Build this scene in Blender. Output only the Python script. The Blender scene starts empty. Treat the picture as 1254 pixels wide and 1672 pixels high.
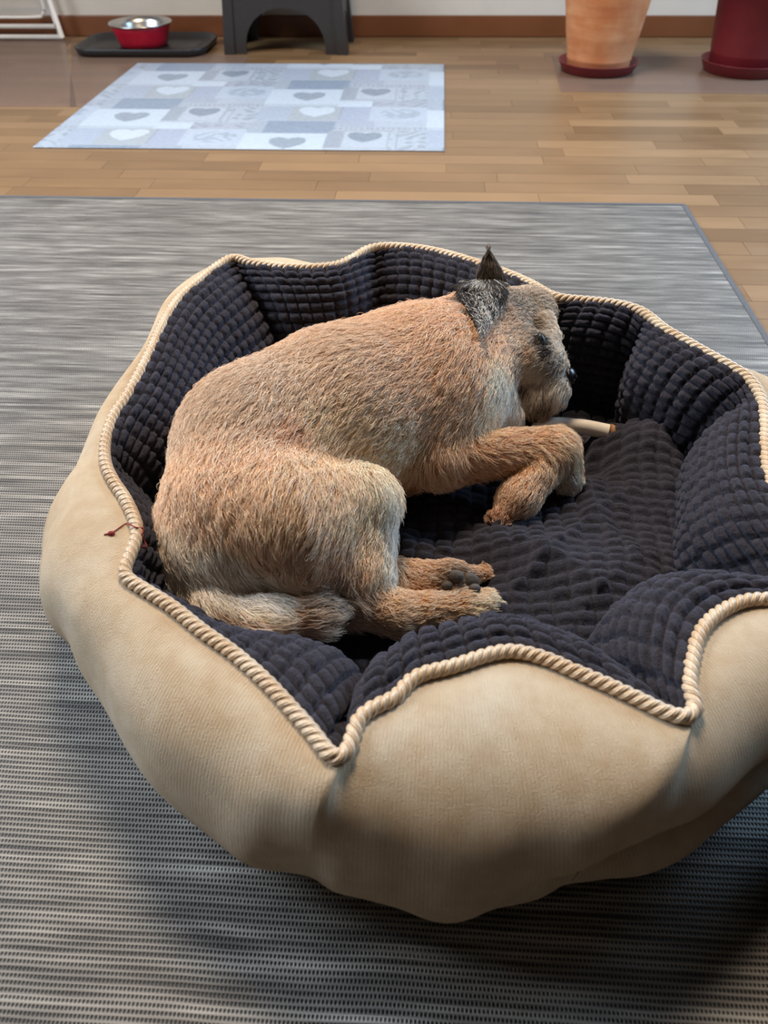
import bpy, math, random
import numpy as np
from mathutils import Matrix, Vector, kdtree

random.seed(7)
rng = np.random.default_rng(11)
scene = bpy.context.scene
COL = scene.collection

# ------------------------------------------------------------------ camera
W, HH, F = 1254.0, 1672.0, 1256.0
CAM = np.array([0.0, 0.0, 0.65])
PITCH, YAW, ROLL = map(math.radians, (42.02, 3.77, -0.695))


def camera_axes():
    cp, sp, cy, sy = math.cos(PITCH), math.sin(PITCH), math.cos(YAW), math.sin(YAW)
    fwd = np.array([-sy * cp, cy * cp, -sp])
    right = np.array([cy, sy, 0.0])
    up = np.cross(right, fwd)
    c, s = math.cos(ROLL), math.sin(ROLL)
    return np.stack([c * right + s * up, -s * right + c * up, -fwd], 1)


RC = camera_axes()
cam_data = bpy.data.cameras.new('camera')
cam = bpy.data.objects.new('camera', cam_data)
COL.objects.link(cam)
m4 = np.eye(4)
m4[:3, :3] = RC
m4[:3, 3] = CAM
cam.matrix_world = Matrix(m4.tolist())
cam_data.sensor_fit = 'VERTICAL'
cam_data.sensor_height = 36.0
cam_data.lens = F / HH * 36.0
cam_data.clip_start = 0.02
cam_data.dof.use_dof = True
cam_data.dof.focus_distance = 0.86
cam_data.dof.aperture_fstop = 7.0
scene.camera = cam

# ------------------------------------------------------------------ light
scene.view_settings.view_transform = 'Standard'
scene.view_settings.look = 'None'
scene.view_settings.gamma = 1.0
scene.view_settings.use_curve_mapping = False
scene.view_settings.exposure = 0.12

world = bpy.data.worlds.new('room_ambient')
scene.world = world
world.use_nodes = True
wb = world.node_tree.nodes['Background']
wb.inputs[0].default_value = (1.0, 0.80, 0.60, 1)
wb.inputs[1].default_value = 0.04


def area_light(name, loc, target, sx, sy, power, color):
    d = bpy.data.lights.new(name, 'AREA')
    d.shape = 'RECTANGLE'
    d.size, d.size_y = sx, sy
    d.energy = power
    d.color = color
    o = bpy.data.objects.new(name, d)
    COL.objects.link(o)
    o.location = loc
    o.rotation_euler = (Vector(target) - Vector(loc)).to_track_quat('-Z', 'Y').to_euler()
    return o


area_light('window_light_left', (-2.5, 1.35, 1.6), (0, 0.7, 0.0), 1.5, 1.4, 98, (0.78, 0.89, 1.0))
area_light('window_light_right', (2.2, 2.2, 1.35), (0.2, 1.0, 0.0), 1.6, 1.4, 92, (0.48, 0.73, 1.0))
area_light('ceiling_lamp_light', (-0.3, 1.8, 2.35), (-0.1, 0.9, 0.0), 0.6, 0.6, 68, (1.0, 0.84, 0.66))


# ------------------------------------------------------------------ helpers
def S(r, g, b):
    f = lambda c: c / 12.92 if c <= 0.04045 else ((c + 0.055) / 1.055) ** 2.4
    return (f(r / 255.0), f(g / 255.0), f(b / 255.0), 1.0)


def at(px, py, z=0.0):
    """world point at height z that the photograph shows at pixel (px, py)"""
    d = np.array([(px - W / 2) / F, -(py - HH / 2) / F, -1.0]) @ RC.T
    return CAM + d * ((z - CAM[2]) / d[2])


def scale_at(p):
    return float(-((np.asarray(p) - CAM) @ RC)[2]) / F


def empty(name, loc, rz=0.0):
    o = bpy.data.objects.new(name, None)
    COL.objects.link(o)
    o.location = loc
    o.rotation_euler = (0, 0, rz)
    return o


def tag(o, label=None, cat=None, group=None, kind=None):
    for k, v in (('label', label), ('category', cat), ('group', group), ('kind', kind)):
        if v:
            o[k] = v
    return o


def make_mesh(name, verts, faces, smooth=True):
    me = bpy.data.meshes.new(name)
    me.from_pydata([tuple(map(float, v)) for v in verts], [], [tuple(map(int, f)) for f in faces])
    if smooth:
        me.polygons.foreach_set('use_smooth', [True] * len(me.polygons))
    me.update()
    return me


def link(name, me, mat=None, parent=None, loc=None):
    o = bpy.data.objects.new(name, me)
    COL.objects.link(o)
    if mat is not None and not me.materials:
        me.materials.append(mat)
    if loc is not None:
        o.location = loc
    if parent is not None:
        o.parent = parent
    return o


def obj(name, verts, faces, mat, parent=None, loc=None, smooth=True):
    return link(name, make_mesh(name, verts, faces, smooth), mat, parent, loc)


def quad_mesh(name, V, Q, mat, parent=None, smooth=True):
    """fast mesh from arrays: V (n,3), Q (m,4)"""
    me = bpy.data.meshes.new(name)
    me.vertices.add(len(V))
    me.vertices.foreach_set('co', np.asarray(V, np.float32).ravel())
    Q = np.asarray(Q, np.int32)
    me.loops.add(Q.size)
    me.loops.foreach_set('vertex_index', Q.ravel())
    me.polygons.add(len(Q))
    me.polygons.foreach_set('loop_start', np.arange(0, Q.size, Q.shape[1], dtype=np.int32))
    me.update(calc_edges=True)
    if smooth:
        me.polygons.foreach_set('use_smooth', [True] * len(Q))
    me.validate()
    return link(name, me, mat, parent)


def grid_quads(nu, nv, closed=False, flip=False):
    i, j = np.meshgrid(np.arange(nu if closed else nu - 1), np.arange(nv - 1), indexing='ij')
    a = i * nv + j
    b = ((i + 1) % nu) * nv + j
    q = np.stack([a, b, b + 1, a + 1], -1).reshape(-1, 4)
    return q[:, ::-1] if flip else q


def box_data(x0, x1, y0, y1, z0, z1, bev=0.0):
    """box with chamfered edges"""
    b = bev
    if b <= 0:
        v = [(x, y, z) for x in (x0, x1) for y in (y0, y1) for z in (z0, z1)]
        f = [(0, 1, 3, 2), (4, 6, 7, 5), (0, 4, 5, 1), (2, 3, 7, 6), (0, 2, 6, 4), (1, 5, 7, 3)]
        return v, f
    import bmesh
    bm = bmesh.new()
    r = bmesh.ops.create_cube(bm, size=1.0)
    for vv in bm.verts:
        vv.co = ((x0 + x1) / 2 + vv.co.x * (x1 - x0), (y0 + y1) / 2 + vv.co.y * (y1 - y0), (z0 + z1) / 2 + vv.co.z * (z1 - z0))
    bmesh.ops.bevel(bm, geom=list(bm.edges), offset=b, segments=2, affect='EDGES', profile=0.6)
    v = [tuple(q.co) for q in bm.verts]
    bm.verts.index_update()
    f = [tuple(q.index for q in fc.verts) for fc in bm.faces]
    bm.free()
    return v, f


def lathe(profile, n=48, close=True):
    """profile list of (r, z); first and last at r=0 give closed ends"""
    v, f = [], []
    m = len(profile)
    for i in range(n):
        a = 2 * math.pi * i / n
        for r, z in profile:
            v.append((r * math.cos(a), r * math.sin(a), z))
    for i in range(n):
        k = (i + 1) % n
        for j in range(m - 1):
            f.append((i * m + j, k * m + j, k * m + j + 1, i * m + j + 1))
    return v, f


def catmull(P, n, closed=False):
    P = np.asarray(P, float)
    m = len(P)
    if closed:
        idx = lambda k: P[np.mod(k, m)]
        t = np.linspace(0, m, n, endpoint=False)
    else:
        idx = lambda k: P[np.clip(k, 0, m - 1)]
        t = np.linspace(0, m - 1, n)
    k = np.floor(t).astype(int)
    if not closed:
        k = np.minimum(k, m - 2)
    u = (t - k)[:, None]
    p0, p1, p2, p3 = idx(k - 1), idx(k), idx(k + 1), idx(k + 2)
    return 0.5 * ((2 * p1) + (-p0 + p2) * u + (2 * p0 - 5 * p1 + 4 * p2 - p3) * u ** 2 + (-p0 + 3 * p1 - 3 * p2 + p3) * u ** 3)


def resample_closed(P, n):
    Q = np.vstack([P, P[:1]])
    s = np.concatenate([[0], np.cumsum(np.linalg.norm(np.diff(Q, axis=0), axis=1))])
    t = np.linspace(0, s[-1], n, endpoint=False)
    return np.stack([np.interp(t, s, Q[:, i]) for i in range(Q.shape[1])], 1), s[-1]


def smooth_closed(P, it):
    for _ in range(it):
        P = 0.5 * P + 0.25 * (np.roll(P, 1, 0) + np.roll(P, -1, 0))
    return P


def frames(P, closed):
    T = np.roll(P, -1, 0) - np.roll(P, 1, 0) if closed else np.gradient(P, axis=0)
    T /= np.linalg.norm(T, axis=1, keepdims=True) + 1e-12
    up = np.tile(np.array([0.0, 0.0, 1.0]), (len(P), 1))
    bad = np.abs(T[:, 2]) > 0.95
    up[bad] = (1, 0, 0)
    A = np.cross(T, up)
    A /= np.linalg.norm(A, axis=1, keepdims=True) + 1e-12
    B = np.cross(A, T)
    return T, A, B


def tube_data(P, r, n=10, closed=False):
    P = np.asarray(P, float)
    r = np.broadcast_to(np.asarray(r, float), (len(P),))
    T, A, B = frames(P, closed)
    a = np.linspace(0, 2 * math.pi, n, endpoint=False)
    V = P[:, None, :] + r[:, None, None] * (np.cos(a)[None, :, None] * A[:, None, :] + np.sin(a)[None, :, None] * B[:, None, :])
    m = len(P)
    f = []
    for i in range(m if closed else m - 1):
        k = (i + 1) % m
        for j in range(n):
            l = (j + 1) % n
            f.append((i * n + j, i * n + l, k * n + l, k * n + j))
    if not closed:
        f.append(tuple(range(n)))
        f.append(tuple(range((m - 1) * n + n - 1, (m - 1) * n - 1, -1)))
    return V.reshape(-1, 3), f


def join_data(parts):
    v, f = [], []
    for pv, pf in parts:
        o = len(v)
        v.extend([tuple(q) for q in pv])
        f.extend([tuple(i + o for i in q) for q in pf])
    return v, f


# ------------------------------------------------------------------ materials
class NT:
    def __init__(self, name):
        self.m = bpy.data.materials.new(name)
        self.m.use_nodes = True
        self.t = self.m.node_tree
        self.b = self.t.nodes['Principled BSDF']

    def n(self, kind, **kw):
        nd = self.t.nodes.new(kind)
        for k, v in kw.items():
            setattr(nd, k, v)
        return nd

    def l(self, a, b):
        self.t.links.new(a, b)

    def math(self, op, a, b=None, clamp=False):
        nd = self.n('ShaderNodeMath', operation=op)
        nd.use_clamp = clamp
        for i, x in enumerate((a, b)):
            if x is None:
                continue
            if isinstance(x, (int, float)):
                nd.inputs[i].default_value = x
            else:
                self.l(x, nd.inputs[i])
        return nd.outputs[0]

    def noise(self, vec, scale, detail=2.0, rough=0.5):
        nd = self.n('ShaderNodeTexNoise')
        nd.inputs['Scale'].default_value = scale
        nd.inputs['Detail'].default_value = detail
        nd.inputs['Roughness'].default_value = rough
        if vec is not None:
            self.l(vec, nd.inputs['Vector'])
        return nd.outputs['Fac']

    def coords(self, scale=(1, 1, 1), which='Object'):
        tc = self.n('ShaderNodeTexCoord')
        mp = self.n('ShaderNodeMapping')
        mp.inputs['Scale'].default_value = scale
        self.l(tc.outputs[which], mp.inputs['Vector'])
        return mp.outputs[0]

    def ramp(self, fac, stops):
        nd = self.n('ShaderNodeValToRGB')
        e = nd.color_ramp.elements
        e[0].position, e[0].color = stops[0]
        e[1].position, e[1].color = stops[-1]
        for p, c in stops[1:-1]:
            x = e.new(p)
            x.color = c
        self.l(fac, nd.inputs[0])
        return nd.outputs[0]

    def mix(self, fac, a, b, blend='MIX'):
        nd = self.n('ShaderNodeMix', data_type='RGBA', blend_type=blend)
        for i, x in ((0, fac), (6, a), (7, b)):
            if isinstance(x, (int, float)):
                nd.inputs[i].default_value = x
            elif isinstance(x, tuple):
                nd.inputs[i].default_value = x
            else:
                self.l(x, nd.inputs[i])
        return nd.outputs[2]

    def bump(self, h, strength=0.5, dist=0.002):
        nd = self.n('ShaderNodeBump')
        nd.inputs['Strength'].default_value = strength
        nd.inputs['Distance'].default_value = dist
        self.l(h, nd.inputs['Height'])
        self.l(nd.outputs[0], self.b.inputs['Normal'])

    def set(self, **kw):
        for k, v in kw.items():
            s = self.b.inputs[k.replace('_', ' ')]
            if isinstance(v, (int, float, tuple)):
                s.default_value = v
            else:
                self.l(v, s)
        return self.m


def simple_mat(name, col, rough=0.6, var=0.12, scale=30.0, bump=0.0, **kw):
    t = NT(name)
    f = t.noise(t.coords(), scale, 3.0)
    d = tuple(c * (1 - var) for c in col[:3]) + (1,)
    h = tuple(min(1, c * (1 + var)) for c in col[:3]) + (1,)
    t.set(Base_Color=t.ramp(f, [(0.3, d), (0.7, h)]), Roughness=rough, **kw)
    if bump:
        t.bump(f, bump, 0.001)
    return t.m


def wood_mat(name, base, plank=True):
    t = NT(name)
    oi = t.n('ShaderNodeObjectInfo')
    tc = t.n('ShaderNodeTexCoord')
    add = t.n('ShaderNodeVectorMath', operation='ADD')
    t.l(tc.outputs['Object'], add.inputs[0])
    sc = t.n('ShaderNodeVectorMath', operation='SCALE')
    t.l(oi.outputs['Location'], sc.inputs[0])
    sc.inputs['Scale'].default_value = 7.3
    t.l(sc.outputs[0], add.inputs[1])
    mp = t.n('ShaderNodeMapping')
    mp.inputs['Scale'].default_value = (2.5, 38.0, 10.0)
    t.l(add.outputs[0], mp.inputs['Vector'])
    g = t.noise(mp.outputs[0], 1.6, 5.0, 0.62)
    mp2 = t.n('ShaderNodeMapping')
    mp2.inputs['Scale'].default_value = (5.0, 14.0, 4.0)
    t.l(add.outputs[0], mp2.inputs['Vector'])
    g2 = t.noise(mp2.outputs[0], 1.2, 3.0)
    c = np.array(base[:3])
    mk = lambda k, w=(1, 1, 1): tuple(float(x) for x in np.clip(c * k * np.array(w), 0, 1)) + (1,)
    grain = t.ramp(g, [(0.28, mk(0.62)), (0.5, mk(1.0)), (0.75, mk(1.22))])
    tone = t.ramp(oi.outputs['Random'], [(0.0, mk(0.50, (1, .93, .85))), (0.35, mk(0.88)), (0.7, mk(1.10, (1, 1.01, 1.02))), (1.0, mk(1.55, (1, 1.03, 1.08)))])
    col = t.mix(0.74, grain, tone)
    col = t.mix(0.35, col, t.ramp(g2, [(0.3, mk(0.75, (1, .9, .8))), (0.7, mk(1.2))]))
    t.set(Base_Color=col, Roughness=t.math('ADD', t.math('MULTIPLY', g2, 0.25), 0.27), Specular_IOR_Level=0.45)
    t.bump(g, 0.12, 0.0006)
    return t.m


M = {}
M['plank'] = wood_mat('oak_strip', S(128, 100, 71))
M['floor'] = wood_mat('oak_floor_base', S(132, 100, 70))
M['baseboard'] = wood_mat('baseboard_wood', S(112, 66, 38))
M['wall'] = simple_mat('wall_paint', S(200, 190, 178), 0.85, 0.03, 12, 0.1)

# woven rug
t = NT('woven_rug')
tc = t.n('ShaderNodeTexCoord')
sx = t.n('ShaderNodeSeparateXYZ')
t.l(tc.outputs['Object'], sx.inputs[0])
wob = t.math('MULTIPLY', t.math('SUBTRACT', t.noise(t.coords((3, 1, 1)), 2.0, 2.0), 0.5), 0.004)
yy = t.math('ADD', sx.outputs['Y'], wob)
row = t.math('DIVIDE', yy, 0.0048)
rid = t.math('FLOOR', row)
fr = t.math('FRACT', row)
col = t.math('ADD', t.math('DIVIDE', sx.outputs['X'], 0.0031), t.math('MULTIPLY', t.math('MODULO', rid, 2.0), 0.35))
fc = t.math('FRACT', col)
cv = t.n('ShaderNodeCombineXYZ')
t.l(t.math('MULTIPLY', sx.outputs['X'], 7.0), cv.inputs[0])
t.l(t.math('MULTIPLY', rid, 3.71), cv.inputs[1])
streak = t.noise(cv.outputs[0], 1.0, 2.0, 0.6)
cv2 = t.n('ShaderNodeCombineXYZ')
t.l(t.math('MULTIPLY', sx.outputs['X'], 2.4), cv2.inputs[0])
t.l(t.math('MULTIPLY', sx.outputs['Y'], 75.0), cv2.inputs[1])
band = t.noise(cv2.outputs[0], 1.0, 3.0, 0.6)
# holes between weft rows
hy = t.math('SUBTRACT', 1.0, t.math('MULTIPLY', t.math('ABSOLUTE', t.math('SUBTRACT', fr, 0.5)), 2.9), clamp=True)
hx = t.math('SUBTRACT', 1.0, t.math('MULTIPLY', t.math('ABSOLUTE', t.math('SUBTRACT', fc, 0.5)), 2.2), clamp=True)
hole = t.math('MULTIPLY', t.math('POWER', hy, 0.7), t.math('POWER', hx, 0.7))
hstr = t.math('MULTIPLY', t.math('SUBTRACT', 1.15, streak), 1.35, clamp=True)
hole = t.math('MULTIPLY', t.math('MULTIPLY', hole, 1.9), hstr, clamp=True)
yarn = t.ramp(t.math('ADD', t.math('MULTIPLY', streak, 0.6), t.math('MULTIPLY', band, 0.4)),
              [(0.30, S(58, 56, 55)), (0.45, S(112, 108, 104)), (0.55, S(143, 139, 134)), (0.68, S(184, 180, 174))])
rugc = t.mix(hole, yarn, S(20, 19, 20))
t.set(Base_Color=rugc, Roughness=0.48, Specular_IOR_Level=0.5)
t.bump(t.math('SUBTRACT', 1.0, t.math('ADD', hole, t.math('MULTIPLY', streak, -0.4))), 0.7, 0.0012)
M['rug'] = t.m
M['rug_edge'] = simple_mat('rug_binding', S(82, 84, 90), 0.8, 0.3, 400, 0.6)

# printed mat: colour attribute holds the print
t = NT('printed_mat')
at_n = t.n('ShaderNodeAttribute')
at_n.attribute_name = 'print'
f = t.noise(t.coords(), 90.0, 3.0)
t.set(Base_Color=t.mix(0.12, at_n.outputs['Color'], t.ramp(f, [(0.35, S(150, 155, 165)), (0.65, S(225, 228, 235))])), Roughness=0.38)
M['mat'] = t.m

# clear protective sheet
t = NT('clear_sheet')
tr = t.n('ShaderNodeBsdfTransparent')
tr.inputs[0].default_value = (0.90, 0.88, 0.87, 1)
t.set(Base_Color=S(176, 150, 138), Roughness=t.math('ADD', t.math('MULTIPLY', t.noise(t.coords(), 6.0), 0.12), 0.16), Specular_IOR_Level=0.6)
mx = t.n('ShaderNodeMixShader')
mx.inputs[0].default_value = 0.22
t.l(tr.outputs[0], mx.inputs[1])
t.l(t.b.outputs[0], mx.inputs[2])
t.l(mx.outputs[0], t.t.nodes['Material Output'].inputs['Surface'])
M['sheet'] = t.m

M['black_plastic'] = simple_mat('black_plastic', S(44, 39, 37), 0.42, 0.1, 60)
M['tray'] = simple_mat('black_tray', S(34, 33, 35), 0.38, 0.1, 60)
M['red_enamel'] = simple_mat('red_enamel', S(176, 22, 44), 0.35, 0.06, 20)
M['steel'] = simple_mat('brushed_steel', S(200, 198, 194), 0.28, 0.06, 80, Metallic=1.0)
M['white_metal'] = simple_mat('white_coated_metal', S(222, 212, 202), 0.45, 0.04, 40)
M['burgundy'] = simple_mat('burgundy_plastic', S(106, 24, 32), 0.5, 0.08, 30)
M['soil'] = simple_mat('potting_soil', S(52, 38, 30), 0.95, 0.5, 160, 1.0)
M['pouffe'] = simple_mat('dark_brown_cover', S(30, 22, 20), 0.75, 0.2, 120, 0.3)

t = NT('terracotta')
f = t.noise(t.coords((3, 3, 22)), 2.0, 4.0)
f2 = t.noise(t.coords(), 14.0, 4.0)
c = t.ramp(f, [(0.3, S(172, 104, 62)), (0.55, S(190, 124, 78)), (0.75, S(200, 142, 98))])
t.set(Base_Color=t.mix(0.3, c, t.ramp(f2, [(0.4, S(164, 94, 54)), (0.7, S(206, 166, 130))])), Roughness=0.8)
t.bump(f2, 0.3, 0.001)
M['terracotta'] = t.m

# cream plush of the bed's outside
t = NT('cream_plush')
tc = t.n('ShaderNodeTexCoord')
uvn = t.n('ShaderNodeUVMap')
uvn.uv_map = 'UVMap'
mp = t.n('ShaderNodeMapping')
mp.inputs['Scale'].default_value = (1, 1, 1)
t.l(uvn.outputs[0], mp.inputs['Vector'])
su = t.n('ShaderNodeSeparateXYZ')
t.l(mp.outputs[0], su.inputs[0])
oc = t.coords()
rib = t.math('SINE', t.math('ADD', t.math('MULTIPLY', su.outputs['X'], 2 * math.pi / 0.0030), t.math('MULTIPLY', t.noise(oc, 120.0, 2.0), 2.5)))
fn = t.noise(oc, 700.0, 4.0, 0.75)
fb = t.noise(oc, 9.0, 3.0, 0.6)
fm = t.noise(oc, 60.0, 3.0, 0.6)
cc = t.ramp(fb, [(0.32, S(208, 179, 145)), (0.5, S(220, 197, 167)), (0.68, S(228, 211, 188))])
cc = t.mix(0.30, cc, t.ramp(fm, [(0.35, S(196, 162, 124)), (0.65, S(228, 209, 182))]))
cc = t.mix(t.math('MULTIPLY', t.math('SUBTRACT', 0.0, rib), 0.04, clamp=True), cc, S(160, 132, 100))
t.set(Base_Color=cc, Roughness=0.92, Specular_IOR_Level=0.1, Sheen_Weight=0.45, Sheen_Roughness=0.45, Sheen_Tint=S(240, 230, 215))
t.bump(t.math('ADD', t.math('MULTIPLY', fn, 1.0), t.math('MULTIPLY', rib, 0.07)), 0.9, 0.0022)
M['cream'] = t.m

# dark ribbed plush
t = NT('charcoal_chenille')
oc = t.coords()
fn = t.noise(oc, 420.0, 4.0, 0.75)
fm = t.noise(oc, 40.0, 3.0, 0.6)
cc = t.ramp(fm, [(0.3, S(44, 42, 47)), (0.7, S(62, 59, 65))])
t.set(Base_Color=t.mix(0.3, cc, t.ramp(fn, [(0.35, S(36, 34, 38)), (0.7, S(86, 83, 92))])), Roughness=0.95, Specular_IOR_Level=0.1,
      Sheen_Weight=0.35, Sheen_Roughness=0.4, Sheen_Tint=S(150, 155, 185))
t.bump(fn, 1.0, 0.0022)
M['charcoal'] = t.m

# silky cord
t = NT('silky_cord')
uvn = t.n('ShaderNodeUVMap')
uvn.uv_map = 'UVMap'
su = t.n('ShaderNodeSeparateXYZ')
t.l(uvn.outputs[0], su.inputs[0])
st = t.math('SINE', t.math('MULTIPLY', su.outputs['Y'], 2 * math.pi * 9))
fb = t.noise(t.coords(), 30.0, 2.0)
cc = t.ramp(fb, [(0.35, S(206, 176, 140)), (0.65, S(226, 206, 178))])
cc = t.mix(t.math('MULTIPLY', t.math('ADD', st, 1.0), 0.22, clamp=True), cc, S(158, 114, 74))
t.set(Base_Color=cc, Roughness=0.32, Specular_IOR_Level=0.6, Sheen_Weight=0.3)
t.bump(st, 0.35, 0.0006)
M['cord'] = t.m

M['nose'] = simple_mat('wet_nose', S(22, 21, 24), 0.28, 0.2, 300, 0.4)
M['eye'] = simple_mat('dark_eye', S(12, 10, 10), 0.4, 0.1, 50)
M['pad'] = simple_mat('paw_pad', S(78, 70, 66), 0.7, 0.2, 250, 0.6)
M['claw'] = simple_mat('claw', S(52, 44, 40), 0.4, 0.2, 90)
M['rawhide'] = simple_mat('rawhide', S(226, 214, 200), 0.5, 0.08, 25, 0.15)
M['rawhide_tip'] = simple_mat('rawhide_tip', S(186, 138, 96), 0.55, 0.1, 60)
M['red_thread'] = simple_mat('red_thread', S(132, 34, 40), 0.8, 0.2, 300)

t = NT('dog_fur')
an = t.n('ShaderNodeAttribute')
an.attribute_name = 'tint'
t.set(Base_Color=an.outputs['Color'], Roughness=0.5, Specular_IOR_Level=0.4)
M['fur'] = t.m
t = NT('dog_coat')
an = t.n('ShaderNodeAttribute')
an.attribute_name = 'tint'
t.set(Base_Color=t.mix(1.0, an.outputs['Color'], (0.62, 0.52, 0.45, 1), 'MULTIPLY'), Roughness=0.9, Specular_IOR_Level=0.1)
M['coat'] = t.m

# ------------------------------------------------------------------ floor, wall
WALL_Y = 3.58
v, f = box_data(-4.0, 4.0, -3.0, WALL_Y + 0.1, -0.06, -0.003)
floor = tag(obj('floor', v, f, M['floor'], smooth=False), kind='structure')
STRIP = 0.066
LENS = [0.31, 0.40, 0.47]
plank_me = []
for L in LENS:
    v, f = box_data(-L / 2 + 0.0004, L / 2 - 0.0004, -STRIP / 2 + 0.0005, STRIP / 2 - 0.0005, -0.003, 0.0)
    plank_me.append(make_mesh('plank', v, f, False))
    plank_me[-1].materials.append(M['plank'])
y = WALL_Y - 0.02 - STRIP / 2
prng = random.Random(3)
spots = []
while y > 1.05:
    x = -3.0 + prng.random() * 0.4
    while x < 2.2:
        k = prng.randrange(3)
        spots.append((x + LENS[k] / 2, y, k))
        x += LENS[k]
    y -= STRIP


def in_frame(x, y, m=90):
    c = (np.array([x, y, 0.0]) - CAM) @ RC
    return c[2] < 0 and -m < W / 2 + F * c[0] / -c[2] < W + m and -m < HH / 2 - F * c[1] / -c[2] < HH + m


for x, y, k in spots:
    if y < 1.745 and x + LENS[k] / 2 < 0.56:
        continue
    if not (in_frame(x, y) or in_frame(x - LENS[k] / 2, y) or in_frame(x + LENS[k] / 2, y)):
        continue
    link('plank', plank_me[k], None, floor, (x, y, 0.0))

v, f = box_data(-4.0, 4.0, WALL_Y, WALL_Y + 0.1, -0.003, 2.6)
tag(obj('wall_back', v, f, M['wall'], smooth=False), kind='structure')
for nm_, xa, xb in (('wall_left', -4.1, -4.0), ('wall_right', 4.0, 4.1)):
    v, f = box_data(xa, xb, -3.0, WALL_Y, -0.003, 2.6)
    tag(obj(nm_, v, f, M['wall'], smooth=False), kind='structure')
v, f = box_data(-4.0, 4.0, WALL_Y - 0.016, WALL_Y, 0.0, 0.072, 0.003)
tag(obj('baseboard_back', v, f, M['baseboard'], smooth=False), kind='structure')

# ------------------------------------------------------------------ rug
rug = tag(empty('woven_rug', (-0.8, 0.5, -0.003)), 'large grey flat-woven rug with streaked horizontal weave under the dog bed', 'rug')
RX0, RX1, RY0, RY1 = -2.2, 0.567, -0.9, 1.776
v, f = box_data(RX0 + 0.8, RX1 + 0.8 - 0.009, RY0 - 0.5, RY1 - 0.5 - 0.009, 0.0, 0.0065, 0.001)
obj('weave', v, f, M['rug'], rug, smooth=False)
for nm, (a, b, c_, d) in {'far': (RX0, RX1, RY1 - 0.010, RY1), 'side': (RX1 - 0.010, RX1, RY0, RY1 - 0.010)}.items():
    v, f = box_data(a + 0.8, b + 0.8, c_ - 0.5, d - 0.5, 0.0, 0.0078, 0.0015)
    obj('edge_binding', v, f, M['rug_edge'], rug, smooth=False)

# ------------------------------------------------------------------ printed floor mat
X0, X1, Y0, Y1 = -1.075, 0.029, 2.135, 3.09
STEP = 0.004
nx, ny = int((X1 - X0) / STEP) + 1, int((Y1 - Y0) / STEP) + 1
gx, gy = np.meshgrid(np.linspace(X0, X1, nx), np.linspace(Y0, Y1, ny), indexing='ij')
img = np.zeros((nx, ny, 3))
img[:] = S(204, 212, 224)[:3]
C_ = lambda r, g, b: np.array(S(r, g, b)[:3])


def heart(u, w, s):
    u, w = u / s, w / s
    return (u * u + w * w - 0.30) ** 3 - 0.9 * u * u * w * w * w < 0


soft = np.sin(gx * 71.3 + 3 * np.sin(gy * 40)) * np.sin(gy * 83.1 + 2.5 * np.sin(gx * 55))
for kx in range(-3, 4):
    for ky in range(-4, 5):
        ox = -0.191 + 0.5 * kx
        oy = 2.705 + 0.235 * kx + 0.466 * ky
        u, w = gx - ox, gy - oy

        def rect(a, b, c_, d, colr):
            mk = (u > a) & (u < b) & (w > c_) & (w < d)
            img[mk] = colr
            return mk
        rect(-0.33, 0.17, -0.31, 0.156, C_(205, 212, 222))
        rect(-0.092, 0.02, 0.066, 0.156, C_(184, 190, 206))          # lavender square
        mk = rect(0.02, 0.17, 0.066, 0.156, C_(200, 206, 218))       # lettered strip (far too small to read)
        mk = rect(-0.092, 0.17, 0.062, 0.10, C_(196, 201, 212))
        dots = mk & (np.sin(u * 420) > 0.1) & (np.abs(w - 0.081) < 0.012)
        img[dots] = C_(172, 178, 192)
        rect(-0.288, -0.092, 0.034, 0.152, C_(150, 164, 184))        # blue grey strip
        rect(-0.33, -0.288, 0.034, 0.152, C_(186, 194, 206))
        rect(-0.33, -0.105, -0.14, 0.034, C_(222, 229, 240))         # white patch with grey heart
        img[heart(u + 0.205, w + 0.060, 0.078)] = C_(160, 170, 184)
        rect(-0.105, -0.063, -0.09, 0.06, C_(172, 178, 190))
        rect(-0.063, 0.070, -0.090, 0.062, C_(206, 212, 223))        # framed square with dark heart
        fr_ = (np.abs(u - 0.0035) < 0.0665) & (np.abs(w + 0.014) < 0.076) & ((np.abs(u - 0.0035) > 0.060) | (np.abs(w + 0.014) > 0.070))
        img[fr_] = C_(176, 182, 194)
        img[heart(u - 0.002, w + 0.006, 0.072)] = C_(142, 154, 170)
        mk = rect(0.070, 0.17, -0.14, 0.062, C_(200, 207, 218))      # sprig square
        img[mk & (soft > 0.25)] = C_(170, 178, 190)
        rect(0.088, 0.093, -0.12, 0.05, C_(168, 175, 188))
        rect(-0.105, -0.0, -0.17, -0.105, C_(222, 230, 241))
        mk = rect(0.0, 0.17, -0.17, -0.10, C_(190, 194, 206))
        img[mk & (soft > 0.2)] = C_(168, 174, 188)
        rect(-0.235, -0.086, -0.31, -0.165, C_(188, 192, 198))       # grey square with white heart
        img[heart(u + 0.160, w + 0.230, 0.082)] = C_(226, 232, 242)
        mk = rect(-0.33, -0.235, -0.31, -0.165, C_(190, 197, 214))
        rect(-0.086, 0.0, -0.31, -0.165, C_(184, 190, 210))
        rect(-0.088, -0.083, -0.30, -0.165, C_(160, 168, 180))
        mk = rect(0.0, 0.17, -0.31, -0.165, C_(204, 212, 226))
        ring = mk & (((u - 0.09) / 0.06) ** 2 + ((w + 0.235) / 0.05) ** 2 < 1) & (soft > -0.3)
        img[ring] = C_(178, 188, 202)
V = np.stack([gx - (X0 + X1) / 2, gy - (Y0 + Y1) / 2, np.full_like(gx, 0.002)], -1).reshape(-1, 3)
Q = grid_quads(nx, ny)
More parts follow.
